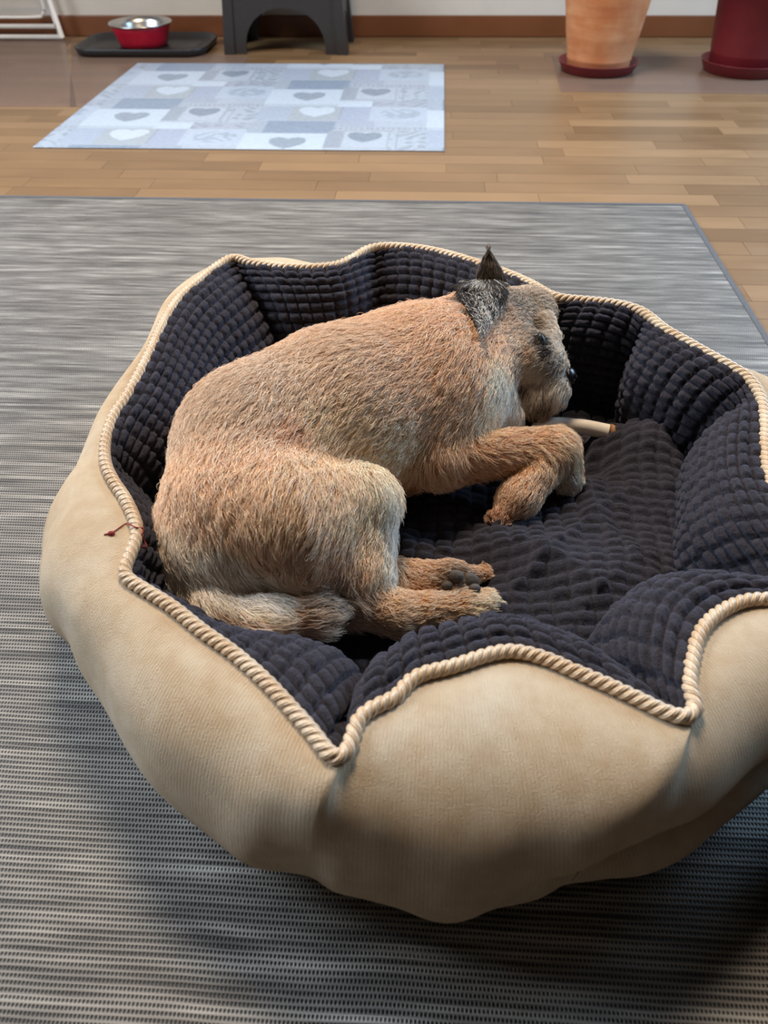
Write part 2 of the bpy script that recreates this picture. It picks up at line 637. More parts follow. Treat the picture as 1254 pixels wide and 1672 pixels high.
# rim down to the floor so the mat has its thickness
ring_i = np.concatenate([np.arange(nx) * ny, (nx - 1) * ny + np.arange(1, ny), (np.arange(nx - 2, -1, -1)) * ny + ny - 1, np.arange(ny - 2, 0, -1)])
low = V[ring_i] * np.array([1, 1, 0]) + np.array([0, 0, 0.0])
n0 = len(V)
k = np.arange(len(ring_i))
Q2 = np.stack([ring_i[k], n0 + k, n0 + (k + 1) % len(k), ring_i[(k + 1) % len(k)]], -1)
mat_o = quad_mesh('floor_mat', np.vstack([V, low]), np.vstack([Q, Q2]), M['mat'])
mat_o.location = ((X0 + X1) / 2, (Y0 + Y1) / 2, 0.0015)
ca = mat_o.data.color_attributes.new('print', 'FLOAT_COLOR', 'POINT')
cols = np.ones((len(V) + len(low), 4), np.float32)
cols[:, :3] = np.array([.58, .65, .72]) * np.vstack([img.reshape(-1, 3), img.reshape(-1, 3)[ring_i]])
ca.data.foreach_set('color', cols.ravel())
tag(mat_o, 'pale blue-grey patchwork mat printed with hearts on the wood floor', 'mat')

# ------------------------------------------------------------------ clear protective sheets
def sheet(pts, z, label):
    c = np.mean(np.array(pts), 0)
    n = len(pts)
    v = [(x - c[0], y - c[1], 0.0) for x, y in pts] + [(x - c[0], y - c[1], 0.0012) for x, y in pts]
    f = [tuple(range(n))[::-1], tuple(range(n, 2 * n))] + [(i, (i + 1) % n, n + (i + 1) % n, n + i) for i in range(n)]
    o = obj('clear_floor_sheet', v, f, M['sheet'], None, (c[0], c[1], z), smooth=False)
    return tag(o, label, 'floor sheet', 'clear sheets protecting the wood floor')


sheet([(-2.6, 2.50), (-1.10, 2.535), (-1.44, 3.36), (-1.47, 3.5), (-2.6, 3.5)], 0.0002, 'clear plastic sheet on the floor below the white rack')
sheet([(-1.12, 2.53), (-0.69, 2.55), (-0.69, 3.2), (-1.44, 3.42)], 0.0002, 'clear plastic sheet under the black tray and heart mat edge')
sheet([(0.40, 2.74), (1.02, 2.72), (1.9, 2.70), (1.9, 3.22), (0.42, 3.24)], 0.0002, 'clear plastic sheet under the two flower pots')

# ------------------------------------------------------------------ tray and bowl
tray = tag(empty('feeding_tray', (-1.105, 3.335, 0.0015)), 'black rounded plastic tray on the floor by the baseboard', 'tray')


def rounded_rect(w, h, r, n=8):
    p = []
    for cx, cy, a0 in ((w / 2 - r, h / 2 - r, 0), (-w / 2 + r, h / 2 - r, 90), (-w / 2 + r, -h / 2 + r, 180), (w / 2 - r, -h / 2 + r, 270)):
        for i in range(n + 1):
            a = math.radians(a0 + 90 * i / n)
            p.append((cx + r * math.cos(a), cy + r * math.sin(a)))
    return p


def loft(loops, cap0=True, cap1=True):
    n = len(loops[0])
    v = [q for L in loops for q in L]
    f = []
    for i in range(len(loops) - 1):
        for j in range(n):
            k = (j + 1) % n
            f.append((i * n + j, i * n + k, (i + 1) * n + k, (i + 1) * n + j))
    if cap0:
        f.append(tuple(range(n))[::-1])
    if cap1:
        f.append(tuple(range((len(loops) - 1) * n, len(loops) * n)))
    return v, f


rr = lambda w, h, r, z: [(x, y, z) for x, y in rounded_rect(w, h, r)]
v, f = loft([rr(.455, .275, .06, 0), rr(.485, .305, .07, .004), rr(.505, .325, .08, .024), rr(.50, .32, .078, .028), rr(.485, .305, .07, .026),
             rr(.462, .282, .062, .010), rr(.45, .27, .058, .008)])
obj('tray_body', v, f, M['tray'], tray)
v, f = loft([rr(.40, .22, .05, .008), rr(.398, .218, .05, .0095), rr(.39, .21, .045, .0095), rr(.388, .208, .045, .0085)], False, True)
obj('tray_floor', v, f, M['tray'], tray)
bowl = tag(empty('dog_bowl', (-1.125, 3.35, 0.0112)), 'red dog bowl with steel inside standing on the black tray', 'bowl')
v, f = lathe([(0, 0), (.080, 0), (.088, .003), (.094, .02), (.104, .05), (.111, .070), (.1105, .0712), (.109, .0708)], 56)
obj('bowl_shell', v, f, M['red_enamel'], bowl)
v, f = lathe([(.1095, .0705), (.1165, .0715), (.1185, .0745), (.1165, .0775), (.110, .0765), (.103, .058), (.092, .028), (.082, .012), (0, .009)], 56)
obj('steel_liner', v, f, M['steel'], bowl)

# ------------------------------------------------------------------ step stool
stool = tag(empty('step_stool', (-0.558, 3.245, 0.0)), 'black plastic step stool with arched sides against the wall', 'stool')


def arch_panel(wb, wt, h, aw, ah, th, n=18):
    """flat panel in xz with an arched opening, thickness along y"""
    out = [(-wb / 2, 0), (-wt / 2, h), (wt / 2, h), (wb / 2, 0)]
    arc = [(-aw / 2 * math.cos(math.pi * i / n) * (1.0), ah * math.sin(math.pi * i / n) ** 0.8) for i in range(n + 1)]
    # triangulated between outer polyline samples and the arch
    top = [(-wb / 2 + (wb - wt) / 2 * min(1, q * 3), h * min(1, q * 3)) if q < 1 / 3 else
           ((-wt / 2 + wt * (q - 1 / 3) * 3, h) if q < 2 / 3 else (wt / 2 + (wb - wt) / 2 * (q - 2 / 3) * 3, h * (1 - (q - 2 / 3) * 3)))
           for q in [i / n for i in range(n + 1)]]
    v, f = [], []
    for s in (0, th):
        v += [(x, s, z) for x, z in top] + [(x, s, z) for x, z in arc]
    m = n + 1
    for i in range(n):
        f.append((i, i + 1, m + i + 1, m + i))
        f.append((2 * m + i, 3 * m + i, 3 * m + i + 1, 2 * m + i + 1))
        f.append((i, 2 * m + i, 2 * m + i + 1, i + 1))
        f.append((m + i, m + i + 1, 3 * m + i + 1, 3 * m + i))
    f.append((0, m, 3 * m, 2 * m))
    f.append((m - 1, 3 * m - 1, 4 * m - 1, 2 * m - 1))
    return v, f


SH = 0.27
v, f = arch_panel(.425, .385, SH, .30, .148, .012)
o = obj('arched_side', v, f, M['black_plastic'], stool, smooth=False)
v2, f2 = arch_panel(.425, .385, SH, .30, .148, .012)
o = obj('arched_side', [(x, y_ + .245, z) for x, y_, z in v2], f2, M['black_plastic'], stool, smooth=False)
for sx_ in (-1, 1):
    for yy_ in (-0.006, 0.215):
        a = [(sx_ * (.20 + dx), yy_ + dy, 0.0) for dx, dy in ((-.006, 0), (.032, 0), (.032, .05), (-.006, .05))]
        b = [(sx_ * (.18 + dx), yy_ + dy, SH) for dx, dy in ((-.006, 0), (.028, 0), (.028, .05), (-.006, .05))]
        if sx_ < 0:
            a, b = a[::-1], b[::-1]
        v, f = loft([a, b])
        obj('leg', v, f, M['black_plastic'], stool, smooth=False)
for sx_ in (-1, 1):
    v, f = arch_panel(.19, .18, SH, .13, .12, .008)
    obj('side_web', [(sx_ * .205 + y_, x + .125, z) for x, y_, z in v], f, M['black_plastic'], stool, smooth=False)
v, f = box_data(-.225, .225, -.012, .27, SH, SH + .022, .008)
obj('top_step', v, f, M['black_plastic'], stool, smooth=False)

# ------------------------------------------------------------------ drying rack
rk = at(103, 66, 0.0)
rack = tag(empty('drying_rack', (rk[0], rk[1], 0.0)), 'white metal drying rack standing at the left end of the wall', 'rack')
leg_top = np.array([-.11, .02, .9])
P = np.array([np.array([0, 0, .010]) + leg_top * s for s in np.linspace(0, 1, 6)])
v, f = tube_data(P, .0095, 10)
obj('leg', v, f, M['white_metal'], rack)
P2 = P + np.array([-.03, .05, 0])
v, f = tube_data(P2, .008, 10)
obj('leg', v, f, M['white_metal'], rack)
v, f = tube_data([(0.0, 0, .012), (-.4, 0, .012), (-.9, 0, .012)], .0085, 10)
obj('foot_bar', v, f, M['white_metal'], rack)
v, f = tube_data([(-.025, .02, .045), (-.4, .02, .045), (-.9, .02, .045)], .0085, 10)
obj('cross_bar', v, f, M['white_metal'], rack)
v, f = tube_data(catmull([(-.065, .03, .17), (-.058, .03, .11), (-.070, .03, .085), (-.11, .03, .075), (-.4, .03, .075), (-.9, .03, .075)], 40), .006, 10)
obj('shelf_wire', v, f, M['white_metal'], rack)
for zz in (.17, .30, .43):
    v, f = tube_data([(-.02 - .11 * zz, .03, zz), (-.9, .03, zz)], .004, 8)
    obj('shelf_wire', v, f, M['white_metal'], rack)

# ------------------------------------------------------------------ flower pots
def pot(name, loc, prof, saucer_prof, m, label, soil_r, soil_z, ms):
    r = tag(empty(name, loc), label, 'pot')
    v, f = lathe(prof, 64)
    obj('pot_body', v, f, m, r)
    v, f = lathe([(0, soil_z), (soil_r * .6, soil_z + .006), (soil_r, soil_z)], 40)
    obj('soil', v, f, M['soil'], r)
    v, f = lathe(saucer_prof, 64)
    s_ = tag(obj('pot_saucer', v, f, ms, None, (loc[0], loc[1], 0.0016)), 'dark red plastic saucer under the ' + ('terracotta' if m is M['terracotta'] else 'burgundy') + ' flower pot', 'saucer', 'saucers under the flower pots')
    return r


sp = [(0, 0), (.115, 0), (.120, .002), (.134, .030), (.136, .032), (.133, .0325), (.117, .006), (0, .005)]
pot('flower_pot', (0.553, 3.02, 0.0068),
    [(0, 0), (.100, 0), (.104, .004), (.106, .03), (.1085, .034), (.1085, .040), (.108, .044), (.117, .085), (.120, .10), (.122, .112), (.128, .15), (.140, .22), (.148, .265),
     (.156, .268), (.160, .285), (.160, .315), (.156, .32), (.148, .318), (.142, .27), (0, .27)], sp, M['terracotta'],
    'terracotta flower pot standing on a dark red saucer by the wall', .141, .2705, M['burgundy'])
sp2 = [(0, 0), (.125, 0), (.130, .002), (.144, .034), (.146, .036), (.143, .0365), (.127, .006), (0, .005)]
pot('flower_pot', (1.045, 3.02, 0.0068),
    [(0, 0), (.112, 0), (.116, .003), (.119, .05), (.1205, .052), (.1205, .056), (.122, .06), (.140, .26), (.152, .262), (.156, .30), (.153, .303), (.147, .30), (.14, .25), (0, .25)], sp2,
    M['burgundy'], 'dark burgundy plastic flower pot at the right edge by the wall', .139, .2505, M['burgundy'])

# ------------------------------------------------------------------ dark pouffe at the lower right corner
pf = tag(empty('floor_pouffe', (0.475, 0.215, 0.004)), 'dark brown round pouffe just showing at the lower right corner', 'pouffe')
v, f = lathe([(0, 0), (.170, 0), (.186, .010), (.202, .05), (.208, .12), (.208, .22), (.202, .30), (.188, .335), (.16, .35), (0, .358)], 64)
obj('cover', v, f, M['pouffe'], pf)
v, f = tube_data([(.203 * math.cos(a), .203 * math.sin(a), .305) for a in np.linspace(0, 2 * math.pi, 64, endpoint=False)], .005, 8, True)
obj('piping', v, f, M['pouffe'], pf)

# ------------------------------------------------------------------ dog bed
BC = np.array([0.01, 0.69])
ROPE = [(380, 421), (410, 429), (450, 435), (500, 437), (545, 434), (575, 422), (600, 407), (630, 402), (680, 405), (730, 415), (780, 430), (830, 447),
        (870, 465), (905, 484), (950, 490), (1000, 495), (1040, 505), (1062, 518), (1085, 537), (1120, 557), (1160, 580), (1200, 602), (1225, 620),
        (1243, 650), (1249, 690), (1249, 730), (1256, 780), (1290, 850), (1330, 905), (1325, 960), (1290, 977), (1254, 978), (1215, 981), (1170, 1003), (1142, 1035),
        (1130, 1080), (1126, 1120), (1136, 1152), (1128, 1170), (1108, 1170), (1080, 1160), (1040, 1140), (990, 1117), (940, 1096), (890, 1075),
        (840, 1063), (800, 1068), (740, 1088), (690, 1100), (665, 1115), (648, 1138), (610, 1155), (585, 1175), (575, 1205), (566, 1230), (550, 1240),
        (533, 1226), (510, 1195), (470, 1150), (430, 1108), (380, 1065), (330, 1030), (280, 990), (235, 962), (206, 943), (203, 930), (213, 905), (222, 880),
        (222, 855), (205, 815), (185, 785), (172, 755), (172, 720), (185, 680), (205, 650), (222, 620), (245, 575), (265, 530), (290, 490), (320, 462), (350, 438)]


def rope_z(py):
    s = min(1, max(0, (800 - py) / 350.0))
    return 0.178 + 0.022 * s * s * (3 - 2 * s)


RP = np.array([at(x, y, rope_z(y)) for x, y in ROPE])
RP = catmull(RP, 1600, True)
RP, rope_len = resample_closed(RP, 1600)
RP = smooth_closed(RP, 22)
NR = len(RP)


def rope_index(px, py):
    p = at(px, py, rope_z(py))
    return int(np.argmin(np.linalg.norm(RP - p, axis=1)))


# seams between the bolsters, clockwise in the photograph from the far left; puff of the bolster after each seam
SEAMS = [(383, 421, .9), (610, 403, .9), (905, 484, .85), (1060, 516, 1.0), (1236, 635, 1.0), (1335, 930, 1.0), (1134, 1168, 1.0), (552, 1241, .85), (203, 936, .25), (171, 738, .8)]
SI = [rope_index(a, b) for a, b, _ in SEAMS]

bed = tag(empty('dog_bed', (BC[0], BC[1], 0.0035)), 'round dog bed with cream plush outside, charcoal lining and twisted cord rim', 'dog bed')
BO = np.array([BC[0], BC[1], 0.0035])

# silhouette of the outer bulge (pixel, height)
OUT = [(330, 436, .17), (270, 490, .165), (222, 580, .15), (168, 655, .13), (128, 722, .115), (92, 800, .10), (70, 850, .09), (60, 905, .085), (70, 990, .075),
       (104, 1062, .06), (140, 1112, .05), (190, 1200, .05), (250, 1290, .05), (310, 1345, .045), (380, 1395, .04), (450, 1430, .04), (505, 1448, .035), (560, 1456, .035),
       (640, 1490, .035), (700, 1505, .035), (745, 1508, .035), (800, 1497, .035), (850, 1478, .035), (890, 1458, .035), (950, 1452, .035), (1020, 1443, .035),
       (1080, 1420, .04), (1130, 1390, .045), (1190, 1345, .05), (1254, 1290, .055)]
oa, orr = [], []
for px, py, z in OUT:
    p = at(px, py, z)[:2] - BC
    oa.append(math.degrees(math.atan2(p[1], p[0])) % 360)
    orr.append(np.hypot(*p))
for a, r in ((340, .455), (0, .455), (25, .44), (50, .42), (75, .415), (100, .44), (118, .46)):
    oa.append(a)
    orr.append(r)
o_ = np.argsort(oa)
oa, orr = np.array(oa)[o_], np.array(orr)[o_]
OA = np.concatenate([oa - 360, oa, oa + 360])
ORR = np.concatenate([orr] * 3)


def out_r(deg):
    k = np.zeros_like(deg)
    ws = 0
    for d in np.linspace(-7, 7, 15):
        k = k + np.interp(deg + d, OA, ORR)
        ws += 1
    return k / ws


def bez(p0, p1, p2, p3, v):
    return (1 - v) ** 3 * p0 + 3 * (1 - v) ** 2 * v * p1 + 3 * (1 - v) * v ** 2 * p2 + v ** 3 * p3


TWIST = {0: -6, 1: -6, 2: -6, 3: -6, 4: -6, 5: -8, 6: -17, 7: -3, 8: -9, 9: -6}
n_seam = len(SI)


def smooth01(x):
    x = np.clip(x, 0, 1)
    return x * x * (3 - 2 * x)


def outer_surface(i, nu=56, nv=40):
    i0, i1 = SI[i], SI[(i + 1) % n_seam]
    if i1 <= i0:
        i1 += NR
    seg_len = (i1 - i0) / NR * rope_len
    uu = np.linspace(0, 1, nu)
    idx = i0 + uu * (i1 - i0)
    k = np.floor(idx).astype(int)
    fr_ = (idx - k)[:, None]
    p = RP[k % NR] * (1 - fr_) + RP[(k + 1) % NR] * fr_
    d = p[:, :2] - BC
    th = np.degrees(np.unwrap(np.arctan2(d[:, 1], d[:, 0])))
    r0 = np.hypot(d[:, 0], d[:, 1])
    z0 = p[:, 2]
    tw = TWIST[i] * (1 - uu) + TWIST[(i + 1) % n_seam] * uu
    mid = np.sin(np.pi * uu)
    vv = np.linspace(0, 1, nv)
    U, V_ = np.meshgrid(uu, vv, indexing='ij')
    tl = th[0] + (th[-1] - th[0]) * uu
    wv_ = smooth01(V_ / 0.55)
    A0 = th[:, None] * (1 - wv_) + tl[:, None] * wv_ + tw[:, None] * (V_ ** 0.8)
    tq = (tl + tw * 0.8) % 360
    far = smooth01((tq - 0) / 20) * smooth01((118 - tq) / 12) + np.where(tq > 350, 0, 0)
    rm = out_r(tl + tw * 0.8) * (1 - far) + (r0 + 0.030) * far
    edge = np.minimum(U, 1 - U) * seg_len
    crease = np.exp(-(edge / 0.022) ** 2)
    rs = r0[:, None] + 0.004
    rmx = rm[:, None]
    zt = z0[:, None] - 0.004
    rr_ = bez(rs, rs + (rmx - rs) * 0.75 + 0.012, rmx + 0.045, rmx - 0.050, V_)
    # let the widest point of each profile meet the measured outline
    mxr = rr_.max(1, keepdims=True)
    rr_ = rs + (rr_ - rs) * ((rmx - rs) / np.maximum(mxr - rs, 1e-3))
    lift = (0.022 * mid[:, None] + 0.009) * (1 - 0.95 * far[:, None])
    zz_ = bez(zt, zt + lift, np.full_like(zt, 0.055), np.full_like(zt, 0.004), V_)
    dent = 0.006 * crease * smooth01((V_ - 0.25) / 0.4) * (1 - 0.6 * smooth01((V_ - 0.75) / 0.2))
    rr_ = rr_ - dent
    # soft drape folds
    fold = 0.0040 * np.sin(U * 9 + i * 2.1 + V_ * 4) * np.sin(np.pi * V_) * np.sin(np.pi * U)
    rr_ = rr_ + fold
    if i == 5:           # sags over its own foot
        rr_ = rr_ - 0.042 * np.exp(-((V_ - 0.60) / 0.07) ** 2) * smooth01((U - .05) / .3) * smooth01((1.0 - U) / .3 + .35)
    if i == 6:
        rr_ = rr_ - 0.0133 * np.exp(-((V_ - 0.60 - .25 * U) / 0.07) ** 2) * smooth01((0.38 - U) / .3)
    X = BC[0] + rr_ * np.cos(np.radians(A0))
    Y = BC[1] + rr_ * np.sin(np.radians(A0))
    return np.stack([X, Y, zz_], -1), A0, V_


def project(P):
    c = (P - CAM) @ RC
    return np.stack([W / 2 + F * c[..., 0] / -c[..., 2], HH / 2 - F * c[..., 1] / -c[..., 2]], -1)


# fit the bulge so that its outline meets the measured one
IC = project(np.array([BC[0], BC[1], 0.06]))
tgt = np.array([(a, b) for a, b, _ in OUT], float) - IC
tphi, trho = np.arctan2(tgt[:, 1], tgt[:, 0]), np.hypot(tgt[:, 0], tgt[:, 1])
tth = []
for px, py, z in OUT:
    p = at(px, py, z)[:2] - BC
    tth.append(math.degrees(math.atan2(p[1], p[0])) % 360)
for _ in range(7):
    pts = project(np.vstack([outer_surface(i, 40, 30)[0].reshape(-1, 3) for i in range(n_seam)])) - IC
    phi, rho = np.arctan2(pts[:, 1], pts[:, 0]), np.hypot(pts[:, 0], pts[:, 1])
    for a, r, th_ in zip(tphi, trho, tth):
        near_ = np.abs((phi - a + math.pi) % (2 * math.pi) - math.pi) < 0.045
        cur = rho[near_].max()
        jx = int(np.argmin(np.abs(oa - th_)))
        orr[jx] *= 1 + 0.6 * (r / cur - 1)
    orr = np.clip(orr, 0.36, 0.56)
    ORR = np.concatenate([orr] * 3)

for i in range(n_seam):
    i0, i1 = SI[i], SI[(i + 1) % n_seam]
    if i1 <= i0:
        i1 += NR
    seg_len = (i1 - i0) / NR * rope_len
    # ---------- outside
    nu, nv = 56, 40
    Pn, A0, V_ = outer_surface(i, nu, nv)
    o = quad_mesh('outer_panel', (Pn - BO).reshape(-1, 3), grid_quads(nu, nv), M['cream'], bed)
    uvl = o.data.uv_layers.new(name='UVMap')
    li = np.empty(len(o.data.loops), np.int32)
    o.data.loops.foreach_get('vertex_index', li)
    UVs = np.stack([(np.radians(A0) * 0.45), V_ * 0.3], -1).reshape(-1, 2)
    uvl.data.foreach_set('uv', UVs[li].astype(np.float32).ravel())
    # ---------- inside lining with its rows of tufts
    puff_k = SEAMS[i][2]
    prof_len = 0.21
    ncol = max(4, int(round(seg_len / 0.0195)))
    nrow = 15
    SU, SV = 8, 7
    nu, nv = ncol * SU + 1, nrow * SV + 1

    def lining(uu, vv):
        idx = i0 + uu * (i1 - i0)
        k = np.floor(idx).astype(int)
        fr_ = (idx - k)[:, None]
        p = RP[k % NR] * (1 - fr_) + RP[(k + 1) % NR] * fr_
        d = BC - p[:, :2]
        R_ = np.hypot(d[:, 0], d[:, 1])
        # inward: blend of towards the middle and across the chord of this bolster
        a, b = RP[i0 % NR][:2], RP[i1 % NR][:2]
        ch = np.array([-(b - a)[1], (b - a)[0]])
        ch /= np.linalg.norm(ch)
        if ch @ (BC - (a + b) / 2) < 0:
            ch = -ch
        inw = d / R_[:, None] * 0.5 + ch[None] * 0.5
        inw /= np.linalg.norm(inw, axis=1, keepdims=True)
        inw = np.concatenate([inw, np.zeros((len(uu), 1))], 1)
        e = np.minimum(uu, 1 - uu) * seg_len
        ramp_ = (1.0 - 0.85 * smooth01((uu - .25) / .5))[:, None] if i == 7 else 1.0
        pf_ = (1 - np.exp(-(e / 0.030) ** 1.3))[:, None] * puff_k * ramp_
        up = np.array([[0, 0, 1.0]])
        p0 = p + inw * 0.003 - up * 0.004
        # foot of the lining on the bed floor
        rb = np.minimum(R_ * 0.92, 0.30)[:, None]
        bot = np.concatenate([BC[None] - d / R_[:, None] * rb, np.full((len(uu), 1), 0.035)], 1)
        p1 = p0 + inw * (0.004 + 0.050 * pf_) + up * (-0.03 + 0.048 * pf_)
        p2 = bot + inw * (-0.01 + 0.060 * pf_) + up * 0.075
        v3 = vv[None, :, None]
        return bez(p0[:, None], p1[:, None], p2[:, None], bot[:, None], v3)

    uu, vv = np.linspace(0, 1, nu), np.linspace(0, 1, nv) ** 0.92
    Pn = lining(uu, vv)
    du, dv = np.gradient(Pn, axis=0), np.gradient(Pn, axis=1)
    nrm = np.cross(du, dv)
    nrm /= np.linalg.norm(nrm, axis=2, keepdims=True) + 1e-9
    toward = np.concatenate([BC - Pn[nu // 2, nv // 2, :2], [0.6]])
    if nrm[nu // 2, nv // 2] @ toward < 0:
        nrm = -nrm
    cu = np.linspace(0, ncol, nu)
    rv = np.linspace(0, nrow, nv)
    jit = rng.normal(0, 0.06, nrow + 1)
    CU = cu[:, None] + jit[np.minimum(rv.astype(int), nrow)][None, :]
    a = 2 * (CU - np.floor(CU)) - 1
    b = (2 * (rv - np.floor(rv)) - 1)[None, :]
    hgt = np.clip(1 - np.abs(a * 1.10) ** 5, 0, 1) ** 0.5 * np.clip(1 - np.abs(b * 1.15) ** 2.6, 0, 1) ** 0.5
    tuft = rng.uniform(0.75, 1.15, (ncol + 3, nrow + 1))
    hgt = hgt * tuft[np.clip(np.floor(CU).astype(int) + 1, 0, ncol + 2), np.minimum(rv.astype(int), nrow)[None, :]]
    Pn = Pn + nrm * (0.0070 * hgt)[..., None]
    Pn = Pn + rng.normal(0, 0.00025, Pn.shape)
    Pn[..., :3] -= BO
    q = grid_quads(nu, nv)
    quad_mesh('lining_panel', Pn.reshape(-1, 3), q, M['charcoal'], bed)

# floor of the bed
foot = np.vstack([outer_surface(i, 13, 12)[0][:-1, -1, :2] for i in range(n_seam)]) - BC
fth = np.arctan2(foot[:, 1], foot[:, 0])
so = np.argsort(fth)
fth, frr = fth[so], np.hypot(foot[:, 0], foot[:, 1])[so]
ang = np.linspace(-math.pi, math.pi, 120, endpoint=False)
ri = np.interp(ang, fth, frr, period=2 * math.pi) - 0.006
rth = np.arctan2(RP[:, 1] - BC[1], RP[:, 0] - BC[0])
v = [(r * math.cos(a), r * math.sin(a), 0.0005) for a, r in zip(ang, ri)] + [(r * .97 * math.cos(a), r * .97 * math.sin(a), 0.026) for a, r in zip(ang, ri)]
n = len(ang)
obj('bed_base', v, [tuple(range(n))[::-1], tuple(range(n, 2 * n))] + [(i, (i + 1) % n, n + (i + 1) % n, n + i) for i in range(n)], M['charcoal'], bed, smooth=False)

# twisted cord: three strands
RPs, _ = resample_closed(RP, 2000)
T, A, B = frames(RPs, True)
turns = round(rope_len / 0.0225)
s_ = np.linspace(0, 2 * math.pi * turns, len(RPs), endpoint=False)
cord = link('cord_rim', None, None, bed) if False else None
all_v, all_q, all_uv = [], [], []
NS = 10
for st_ in range(3):
    ph = s_ + st_ * 2 * math.pi / 3
    C0 = RPs + 0.0030 * (np.cos(ph)[:, None] * A + np.sin(ph)[:, None] * B)
    T2, A2, B2 = frames(C0, True)
    aa = np.linspace(0, 2 * math.pi, NS, endpoint=False)
    off = ph[:, None] + aa[None, :]
    Vs = C0[:, None] + 0.0032 * (np.cos(off)[..., None] * A2[:, None] + np.sin(off)[..., None] * B2[:, None])
    base = sum(len(x) for x in all_v)
    all_v.append(Vs.reshape(-1, 3) - BO)
    m_ = len(C0)
    ii, jj = np.meshgrid(np.arange(m_), np.arange(NS), indexing='ij')
    q = np.stack([ii * NS + jj, ii * NS + (jj + 1) % NS, ((ii + 1) % m_) * NS + (jj + 1) % NS, ((ii + 1) % m_) * NS + jj], -1).reshape(-1, 4)
    all_q.append(q + base)
    uq = np.stack([np.stack([ii, jj / NS], -1), np.stack([ii, (jj + 1) / NS], -1), np.stack([ii + 1, (jj + 1) / NS], -1), np.stack([ii + 1, jj / NS], -1)], 2)
    all_uv.append(uq.reshape(-1, 2))
cord = quad_mesh('cord_rim', np.vstack(all_v), np.vstack(all_q), M['cord'], bed)
cord['label'] = 'silky beige twisted cord'
uvl = cord.data.uv_layers.new(name='UVMap')
uvl.data.foreach_set('uv', np.vstack(all_uv).astype(np.float32).ravel())

# ------------------------------------------------------------------ cushion inside the bed
def bump_at(x, y, px, py, rad, z=0.07):
    c = at(px, py, z)
    return np.exp(-((x - c[0]) ** 2 + (y - c[1]) ** 2) / rad ** 2)


def cushion_z(x, y):
    r = np.hypot(x - BC[0], y - BC[1])
    z = 0.066 - 0.024 * np.clip((r - 0.24) / 0.09, 0, 1.2) ** 2
    c0, c1 = at(945, 800, .07), at(800, 880, .07)
    # right-hand half is plumped up above a crease running under the paws
    dx, dy = c1[0] - c0[0], c1[1] - c0[1]
    L = math.hypot(dx, dy)
    sd = ((x - c0[0]) * dy - (y - c0[1]) * dx) / L
    sd = -sd if ((at(1000, 900, .07)[0] - c0[0]) * dy - (at(1000, 900, .07)[1] - c0[1]) * dx) < 0 else sd
    right = 1 / (1 + np.exp(-sd / 0.010))
    far_ = 1 / (1 + np.exp(-(x - 0.055) / 0.012))
    z = z + 0.024 * right * far_
    z = z + 0.044 * bump_at(x, y, 1045, 740, .046) + 0.014 * bump_at(x, y, 985, 745, .030) - 0.020 * bump_at(x, y, 955, 770, .028)
    z = z + 0.010 * bump_at(x, y, 900, 930, .07) + 0.012 * bump_at(x, y, 1000, 980, .06)
    z = z + 0.012 * bump_at(x, y, 735, 860, .045) - 0.006 * bump_at(x, y, 800, 900, .03)
    z = z + 0.0050 * np.sin(38 * (x * 0.6 + y) + 3 * np.sin(11 * x)) * np.exp(-((r - .12) / .14) ** 2)
    q1 = 24 * (x * 0.85 + y * 0.5) + 1.6 * np.sin(13 * y) + 1.0 * np.sin(21 * x + 2)
    q2 = 30 * (y - x * 0.35) + 1.9 * np.sin(15 * x + 1)
    ring = np.exp(-((r - .13) / .13) ** 2)
    z = z + 0.011 * ((1 - np.abs(np.sin(q1))) ** 2 - .3) * ring + 0.008 * ((1 - np.abs(np.sin(q2))) ** 2 - .3) * ring
    return z


PX, PY = 0.0190, 0.0135
CR = 0.33
nx, ny = int(2 * CR / PX * 8), int(2 * CR / PY * 6)
ca_, sa_ = math.cos(math.radians(-7)), math.sin(math.radians(-7))
lx, ly = np.meshgrid(np.linspace(-CR, CR, nx), np.linspace(-CR, CR, ny), indexing='ij')
wx = lx + 0.012 * np.sin(9 * ly + 1) + 0.003 * np.sin(31 * ly)
wy = ly + 0.012 * np.sin(8 * lx + 2) + 0.003 * np.sin(27 * lx + 9 * ly)
gx, gy = BC[0] + lx * ca_ - ly * sa_, BC[1] + lx * sa_ + ly * ca_
cu, rv = wx / PX, wy / PY
ci, ri_ = np.floor(cu).astype(int), np.floor(rv).astype(int)
jr = rng.uniform(-.09, .09, 400)
cu = cu + jr[ri_ % 400]
ci = np.floor(cu).astype(int)
a, b = 2 * (cu - ci) - 1, 2 * (rv - ri_) - 1
hgt = np.clip(1 - np.abs(a * 1.10) ** 4, 0, 1) ** 0.5 * np.clip(1 - np.abs(b * 1.15) ** 2.6, 0, 1) ** 0.5
tf = rng.uniform(.6, 1.15, (97, 89))
hgt = hgt * tf[ci % 97, ri_ % 89]
gz = cushion_z(gx, gy) + 0.0062 * hgt + rng.normal(0, .00018, gx.shape)
rso = np.argsort(rth)
rope_r = np.interp(np.arctan2(gy - BC[1], gx - BC[0]), rth[rso], np.hypot(RP[:, 0] - BC[0], RP[:, 1] - BC[1])[rso], period=2 * math.pi)
inside = np.hypot(lx, ly) < np.minimum(CR - 0.003, rope_r * 0.93)
q = grid_quads(nx, ny)
keep = inside.ravel()[q].all(1)
q = q[keep]
used = np.unique(q)
remap = -np.ones(nx * ny, int)
remap[used] = np.arange(len(used))
CO = np.array([BC[0], BC[1], 0.034])
Vc = np.stack([gx, gy, gz], -1).reshape(-1, 3)[used] - CO
# lower rim of the pad
cush = quad_mesh('bed_cushion', Vc, remap[q], M['charcoal'])
cush.location = CO
tag(cush, 'rumpled charcoal tufted cushion under the sleeping dog', 'cushion')

